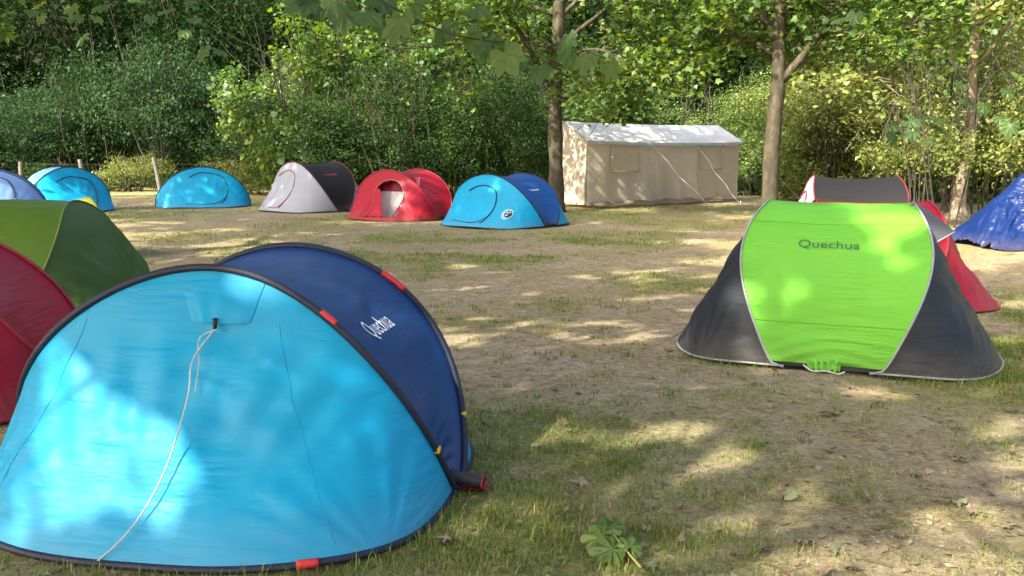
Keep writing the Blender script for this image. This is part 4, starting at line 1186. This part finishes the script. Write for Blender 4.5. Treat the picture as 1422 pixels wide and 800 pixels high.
for i, (px, y_, w_, h_) in enumerate([(5, 35.5, 7, 3.9), (105, 36.5, 7, 4.9), (210, 36, 7.5, 6.6), (300, 36.8, 6, 5.3), (55, 39, 8, 5.0), (-70, 36, 8, 4.0), (365, 35.2, 5, 4.0)]):
    shrub(['willowy blue green shrub behind the lilac tent', 'willowy blue green shrub behind the upright fence post', 'tallest willowy blue green shrub, behind the leaning fence post', 'willowy blue green shrub behind the end on cyan tent', 'willowy blue green shrub rising behind the lower willowy ones', 'willowy blue green shrub at the outer end of the fence', 'low willowy blue green shrub between the end on cyan tent and pale grey tent'][i], px, y_, w_, h_, 'blue' if i % 2 else 'blue_b', i * 1.3, 'willow_shrub', GL)
GM = 'dense small leaved shrubs behind the row of tents'
for i, (px, y_, w_, h_) in enumerate([(470, 27.5, 4.6, 4.0), (560, 27.0, 5.2, 4.7), (650, 26.5, 5.0, 4.6), (735, 27, 4.6, 4.4), (400, 31, 5, 4.2), (600, 31, 6.5, 6.0), (500, 31.5, 6, 5.6), (700, 31, 6, 5.8)]):
    shrub(['dense small leaved shrub behind the charcoal panel of the pale grey tent', 'dense small leaved shrub behind the open red tent', 'dense small leaved shrub between the open red tent and the blue panelled one', 'dense small leaved shrub touching the mottled plane trunk', 'dense small leaved shrub behind the pale grey tent end', 'tall dense shrub rising above the open red tent', 'tall dense shrub rising above the pale grey tent', 'tall dense shrub rising above the blue panelled cyan tent'][i], px, y_, w_, h_, 'mid' if i % 2 else 'mid_b', i * 1.7, 'hedge_shrub', GM)
GR = 'light green shrubs beyond the frame tent'
for i, (px, y_, w_, h_) in enumerate([(985, 35, 5.2, 4.6), (1065, 34, 5.5, 4.9), (935, 38, 5, 4.4)]):
    shrub(['rounded light green shrub over the far corner of the frame tent roof', 'rounded light green shrub between frame tent and forked trunk', 'rounded light green shrub behind the middle of the frame tent roof'][i], px, y_, w_, h_, 'lime' if i % 2 else 'lime_b', i * 2.1, 'light_green_shrub', GR)
GY = 'yellowish shrubs behind the charcoal tent'
for i, (px, y_, w_, h_) in enumerate([(1120, 27, 4.2, 4.2), (1195, 26, 4.4, 4.6), (1260, 31, 5, 5.5), (1150, 31, 5.5, 5.8), (1440, 24, 5, 5.2), (1480, 30, 7, 6)]):
    shrub(['yellowish green shrub behind the pale end of the charcoal tent', 'yellowish green shrub behind the charcoal panel', 'tall yellowish shrub behind the twiggy stems', 'tall yellowish shrub rising behind the charcoal tent', 'yellowish green shrub overhanging the blue tarp', 'big yellowish shrub far behind the blue tarp'][i], px, y_, w_, h_, 'yel' if i % 2 else 'yel_b', i * 1.1, 'yellowish_shrub', GY)
GA = 'airy twiggy shrubs beside the pale leaning tree'
for i, (px, y_, w_, h_) in enumerate([(1288, 17.5, 2.6, 3.6), (1440, 16.4, 2.4, 3.4), (1350, 21.5, 3.4, 4.2)]):
    shrub(['airy shrub of thin upright stems between charcoal tent and pale trunk', 'airy twiggy shrub growing in front of the blue tarp', 'airy twiggy shrub behind the pale leaning trunk'][i], px, y_, w_, h_, 'airy' if i % 2 else 'airy_b', i * 2.3, 'twiggy_shrub', GA)
GB = 'low brambles at the foot of the fence'
for i, (px, y_, w_, h_) in enumerate([(150, 33.9, 2.2, 1.0), (186, 33.7, 3.2, 1.7), (268, 34.2, 2.0, 0.9), (340, 31.5, 3.0, 1.5), (75, 34.4, 3.2, 1.4), (1110, 27.5, 2.6, 0.8), (1050, 30.5, 2.8, 0.8), (15, 33.9, 1.9, 0.8)]):
    shrub(['low bramble between the upright post and the leaning post', 'low bramble at the foot of the leaning post', 'low bramble beside the end on cyan tent', 'low bramble just behind the pale grey tent end', 'low bramble behind the ice blue panelled tent', 'low bramble between the forked trunk and charcoal tent', 'low bramble by the frame tent corner', 'low bramble behind the lilac tent'][i], px, y_, w_, h_, 'low' if i % 2 else 'low_b', i * 0.9, 'bramble', GB)
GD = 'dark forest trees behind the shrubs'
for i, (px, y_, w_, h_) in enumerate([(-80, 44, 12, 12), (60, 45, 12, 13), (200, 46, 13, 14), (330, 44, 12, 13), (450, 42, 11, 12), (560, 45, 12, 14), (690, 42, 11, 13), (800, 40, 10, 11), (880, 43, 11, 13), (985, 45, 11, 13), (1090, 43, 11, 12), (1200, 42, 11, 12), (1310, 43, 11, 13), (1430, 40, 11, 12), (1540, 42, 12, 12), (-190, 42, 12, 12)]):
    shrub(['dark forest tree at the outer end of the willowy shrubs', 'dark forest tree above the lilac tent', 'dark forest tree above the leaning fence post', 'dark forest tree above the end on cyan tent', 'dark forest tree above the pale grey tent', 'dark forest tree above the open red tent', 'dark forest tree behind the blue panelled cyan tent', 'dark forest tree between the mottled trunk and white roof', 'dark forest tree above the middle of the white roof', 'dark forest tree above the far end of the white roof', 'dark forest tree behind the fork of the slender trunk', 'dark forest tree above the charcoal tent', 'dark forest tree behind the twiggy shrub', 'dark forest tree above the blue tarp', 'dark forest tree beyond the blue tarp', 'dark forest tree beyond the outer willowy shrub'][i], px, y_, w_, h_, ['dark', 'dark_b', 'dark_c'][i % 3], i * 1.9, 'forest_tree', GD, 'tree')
GS = 'sycamore saplings among the shrubs'
for i, (px, y_, w_, h_) in enumerate([(440, 29.5, 5.5, 6.8), (395, 33, 5, 6.6), (540, 30, 5, 6.6), (840, 34, 5, 6.2), (1150, 30, 5.5, 6.6), (1240, 28, 5, 6.4), (1370, 27, 5, 6.2)]):
    shrub(['broad leaved sapling rising above the pale grey tent', 'broad leaved sapling behind the low willowy shrub', 'broad leaved sapling above the open red tent', 'broad leaved sapling behind the frame tent roof', 'broad leaved sapling above the charcoal tent', 'broad leaved sapling above the twiggy shrub', 'broad leaved sapling behind the pale leaning trunk'][i], px, y_, w_, h_, 'maple' if i % 2 else 'maple_b', i * 2.7, 'sycamore_sapling', GS, 'tree')

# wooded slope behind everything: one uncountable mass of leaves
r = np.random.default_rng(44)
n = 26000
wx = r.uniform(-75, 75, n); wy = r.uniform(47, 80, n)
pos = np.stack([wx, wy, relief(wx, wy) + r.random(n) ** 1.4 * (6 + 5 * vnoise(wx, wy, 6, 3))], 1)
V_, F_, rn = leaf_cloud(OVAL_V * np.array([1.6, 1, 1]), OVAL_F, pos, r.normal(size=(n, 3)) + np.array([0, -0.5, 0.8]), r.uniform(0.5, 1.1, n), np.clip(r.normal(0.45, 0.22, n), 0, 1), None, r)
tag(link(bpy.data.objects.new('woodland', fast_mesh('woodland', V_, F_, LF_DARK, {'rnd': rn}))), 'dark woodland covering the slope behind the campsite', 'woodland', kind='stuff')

# ------------------------------------------------------------------ grass and litter
def blades(cx, cy, hgt, wid, r, rndc, lean=0.45):
    n = len(cx)
    az = r.uniform(0, 2 * math.pi, n)
    ln = r.uniform(0.1, 1.0, n) * lean
    d = np.stack([np.cos(az) * ln, np.sin(az) * ln, np.ones(n)], 1)
    d /= np.linalg.norm(d, axis=1)[:, None]
    side = np.stack([-np.sin(az + r.normal(0, .6, n)), np.cos(az), np.zeros(n)], 1)
    b = np.stack([cx, cy, relief(cx, cy) - 0.003], 1)
    h = hgt[:, None]; w = wid[:, None]
    mid = b + d * h * 0.55
    tip = b + d * h + np.stack([np.cos(az) * ln, np.sin(az) * ln, -0.3 * ln], 1) * h * 0.5
    V_ = np.stack([b - side * w, b + side * w, mid + side * w * 0.7, mid - side * w * 0.7, tip], 1).reshape(-1, 3)
    o = (np.arange(n) * 5)[:, None]
    F_ = np.concatenate([o + np.array([[0, 1, 2]]), o + np.array([[0, 2, 3]]), o + np.array([[3, 2, 4]])], 0)
    return V_, F_, np.repeat(rndc, 5)
r = np.random.default_rng(77)
parts = []
foots = [(t_, ) for t_ in ()]
TENTS = [o for o in bpy.data.objects if o.name.startswith('popup_tent')]
TP = [nb, gt, rt, dt, c6, r7, g8, c9, c10, l11, o12, r13]
def free(x, y):
    ok = np.ones(len(x), bool)
    for t in TP:
        a = -t.t.rotation_euler.z; ca, sa = math.cos(a), math.sin(a)
        qx, qy = x - t.t.location.x, y - t.t.location.y
        lx, ly = qx * ca - qy * sa, qx * sa + qy * ca
        ok &= (np.abs(lx) / (t.Lx / 2 + 0.01)) ** 3 + (np.abs(ly) / (t.W / 2 + 0.01)) ** 3 > 1
    return ok
# tufts
def tufts(n, y0, y1, per, hmin, hmax, wid, thr, sig, seed):
    r = np.random.default_rng(seed)
    out_ = []
    cy = y0 + (y1 - y0) * r.random(n * 6) ** 1.3
    cx = (r.random(n * 6) * 2 - 1) * (cy * 0.62 + 0.8)
    g = grass_cover(cx, cy)
    k = g + 0.35 * r.random(len(g)) > thr
    cx, cy, g = cx[k][:n], cy[k][:n], g[k][:n]
    sz = r.uniform(0.5, 1.0, len(cx)) ** 1.5
    bx = np.repeat(cx, per) + r.normal(size=len(cx) * per) * np.repeat(sig * (0.4 + sz), per)
    by = np.repeat(cy, per) + r.normal(size=len(cx) * per) * np.repeat(sig * (0.4 + sz), per)
    h = np.repeat(hmin + (hmax - hmin) * sz * r.random(len(cx)), per) * r.uniform(0.5, 1.15, len(bx))
    tint = np.repeat(r.normal(0.42, 0.17, len(cx)), per) + r.normal(0, 0.16, len(bx))
    ok = free(bx, by)
    bx, by, h, tint = bx[ok], by[ok], h[ok], tint[ok]
    return blades(bx, by, h, wid * r.uniform(0.6, 1.3, len(bx)), r, np.clip(tint, 0, 1))
parts.append(tufts(900, 2.5, 8.0, 34, 0.018, 0.07, 0.0024, 0.78, 0.045, 1))
parts.append(tufts(800, 2.5, 8.5, 22, 0.02, 0.075, 0.0022, 0.22, 0.03, 11))
parts.append(tufts(900, 6, 16, 18, 0.02, 0.07, 0.0035, 0.2, 0.035, 12))
parts.append(tufts(1900, 5.5, 15, 20, 0.02, 0.07, 0.0033, 0.72, 0.06, 2))
parts.append(tufts(2600, 12, 34, 9, 0.03, 0.09, 0.006, 0.62, 0.10, 3))
# thin short growth and dead stalks between the tufts
def scatter(n, y0, y1, h0, h1, wid, tm, seed, lean):
    r = np.random.default_rng(seed)
    cy = y0 + (y1 - y0) * r.random(n) ** 1.6
    cx = (r.random(n) * 2 - 1) * (cy * 0.62 + 0.8)
    ok = free(cx, cy); cx, cy = cx[ok], cy[ok]
    g = grass_cover(cx, cy)
    return blades(cx, cy, r.uniform(h0, h1, len(cx)) * (0.6 + 0.7 * g), wid * r.uniform(0.6, 1.3, len(cx)), r, np.clip(tm - 0.35 * g + r.normal(0, 0.2, len(cx)), 0, 1), lean)
parts.append(scatter(52000, 2.4, 11, 0.012, 0.035, 0.0022, 0.75, 4, 1.6))
parts.append(scatter(26000, 2.4, 12, 0.03, 0.07, 0.0014, 0.95, 5, 6.0))
parts.append(scatter(26000, 9, 32, 0.02, 0.045, 0.005, 0.8, 6, 1.6))
# fringe along the tent hems
for t, cnt in ((nb, 900), (gt, 1100)):
    ph = r.uniform(0, math.pi, cnt); sg = r.choice([-1, 1], cnt)
    e = t.edge(ph, 1) * np.stack([sg, np.ones(cnt), np.ones(cnt)], 1)
    e[:, :2] *= (1.02 + 0.07 * r.random(cnt))[:, None]
    e = np.array([t.world(q) for q in e])
    gmask = vnoise(e[:, 0] * 3, e[:, 1] * 3, 1.0, 3) > 0.47
    e = e[gmask]
    parts.append(blades(e[:, 0], e[:, 1], r.uniform(0.02, 0.10, len(e)), r.uniform(0.0014, 0.003, len(e)), r, np.clip(r.normal(0.4, 0.22, len(e)), 0, 1), 0.7))
off = 0; VV, FF, RR = [], [], []
for a, b, c in parts:
    VV.append(a); FF.append(b + off); RR.append(c); off += len(a)
tag(link(bpy.data.objects.new('grass', fast_mesh('grass', np.vstack(VV), np.vstack(FF), LF_GRASS, {'rnd': np.concatenate(RR)}))), 'thin tufty grass and dead stalks growing over the soil', 'grass', kind='stuff')

# crumbs of dead leaf and straw, uncountable
n = 17000
cy = 2.4 + 17 * r.random(n) ** 1.7; cx = (r.random(n) * 2 - 1) * (cy * 0.62 + 0.8)
ok = free(cx, cy); cx, cy = cx[ok], cy[ok]; n = len(cx)
pos = np.stack([cx, cy, relief(cx, cy) + 0.006], 1)
V_, F_, rn = leaf_cloud(OVAL_V * np.array([1.3, 1, 1.5]), OVAL_F, pos, r.normal(size=(n, 3)) * 0.25 + np.array([0, 0, 1]), 0.010 + 0.045 * r.random(n) ** 2.5, r.random(n), None, r)
nt_ = 420
ty = 2.6 + 12 * r.random(nt_) ** 1.5; tx = (r.random(nt_) * 2 - 1) * (ty * 0.6 + 0.5); ok = free(tx, ty); tx, ty = tx[ok], ty[ok]; nt_ = len(tx)
STICK_V = np.array([(-0.02, -.5, 0.01), (0.02, -.5, 0.01), (0.03, 0.0, 0.045), (-0.012, 0.0, 0.045), (0.012, .5, 0.02), (-0.01, .5, 0.02), (0, -.5, .05), (0.01, 0, .09)])
STICK_F = np.array([(0, 1, 2), (0, 2, 3), (3, 2, 4), (3, 4, 5), (0, 6, 7), (0, 7, 3), (6, 1, 2), (6, 2, 7), (7, 2, 4), (7, 5, 3)])
V2, F2, rn2 = leaf_cloud(STICK_V, STICK_F, np.stack([tx, ty, relief(tx, ty) + 0.003], 1), r.normal(size=(nt_, 3)) * 0.08 + np.array([0, 0, 1]), r.uniform(0.04, 0.16, nt_), 0.35 * r.random(nt_), None, r)
F_ = np.vstack([F_, F2 + len(V_)]); V_ = np.vstack([V_, V2]); rn = np.concatenate([rn, rn2])
tag(link(bpy.data.objects.new('leaf_litter', fast_mesh('leaf_litter', V_, F_, LF_DRY, {'rnd': rn}))), 'crumbs of dead leaf and straw scattered over the soil', 'litter', kind='stuff')

# single fallen leaves
LEAFM = []
for k in range(5):
    rr = np.random.default_rng(200 + k)
    vv = MAPLE_V.copy(); vv[:, 2] = vv[:, 2] * rr.uniform(-1.6, 1.2) + 0.10 * rr.normal(size=len(vv)) + 0.18 * np.sin(3 * vv[:, 0] + k)
    vv[:, 0] *= rr.uniform(0.6, 1.0); vv[:, 1] -= 0.4
    vv[:, 2] -= vv[:, 2].min()
    LEAFM.append(fast_mesh('fallen_leaf', vv, MAPLE_F, LF_DRY, {'rnd': np.clip(np.full(len(vv), [0.3, 0.75, 0.85, 0.97, 0.55][k]) + 0.1 * rr.normal(size=len(vv)), 0, 1)}))
fixed = [(1160, 688), (1213, 714), (1250, 745), (1185, 792), (1335, 700), (1057, 725), (770, 540), (700, 470), (905, 788), (620, 752), (1272, 660), (640, 420), (745, 620), (1100, 690), (1345, 712), (1063, 766), (1020, 768), (820, 610), (765, 500), (690, 520), (930, 485), (1290, 655)]
rr = np.random.default_rng(31)
pts_ = [G(a, b) for a, b in fixed] + [G(rr.uniform(600, 1422), 470 + 330 * rr.random()) for _ in range(46)]
k = 0
for p in pts_:
    if not free(np.array([p[0]]), np.array([p[1]]))[0]: continue
    o = link(bpy.data.objects.new('fallen_leaf', LEAFM[rr.integers(5)]))
    o.location = (p[0], p[1], float(relief(np.array([p[0]]), np.array([p[1]]))[0]) + 0.004)
    s_ = rr.uniform(0.03, 0.095) if k >= len(fixed) else rr.uniform(0.05, 0.09)
    o.scale = (s_, s_, s_ * rr.uniform(0.4, 0.9)); o.rotation_euler = (0.15 * rr.normal(), 0.15 * rr.normal(), rr.uniform(0, 6.28))
    tag(o, 'dry curled fallen leaf lying on the trodden grass', 'leaf', 'fallen leaves on the ground'); k += 1

# fresh green leaf sprig fallen on the grass
sp = G(852, 752)
sg_ = thing('leaf_sprig', 'fresh broken sprig of big green leaves lying on the grass', 'sprig', (sp[0], sp[1], 0.0), 0)
c0 = np.array([sp[0], sp[1], 0])
stem = catmull([G(890, 788, 0.03) - c0, G(876, 772, 0.045) - c0, G(862, 755, 0.06) - c0, G(852, 742, 0.07) - c0], 16)
mb = MB(); mb.tube(stem, np.linspace(0.005, 0.003, 16), 6); mb.build('stem', plain('green_stem', (0.30, 0.27, 0.07), 0.6), sg_)
for i, (a, b, z, sz, nx, ny, ux, uy, tint) in enumerate([(850, 745, .07, .17, -.3, -.35, -.25, 1.0, .6), (852, 744, .07, .14, -.2, -.6, -1, .1, .85), (866, 762, .05, .14, -.1, -.8, -1, -.05, .65), (874, 770, .045, .12, .2, -.5, 0.2, 1, .8), (862, 752, .055, .12, .3, -.2, 1, .5, .4)]):
    rr = np.random.default_rng(i)
    vv = BIG_V.copy(); vv[:, 2] = vv[:, 2] * 1.5 + 0.05 * np.sin(vv[:, 0] * 8 + i) * np.cos(vv[:, 1] * 6)
    V_, F_, rn = leaf_cloud(vv, BIG_F, np.array([G(a, b, z) - c0]), np.array([[nx, ny, 1.0]]), np.array([sz]), np.array([tint]), np.array([[ux, uy, 0.15]]))
    link(bpy.data.objects.new('leaf', fast_mesh('leaf', V_, F_, LF_PLANE, {'rnd': rn})), sg_)
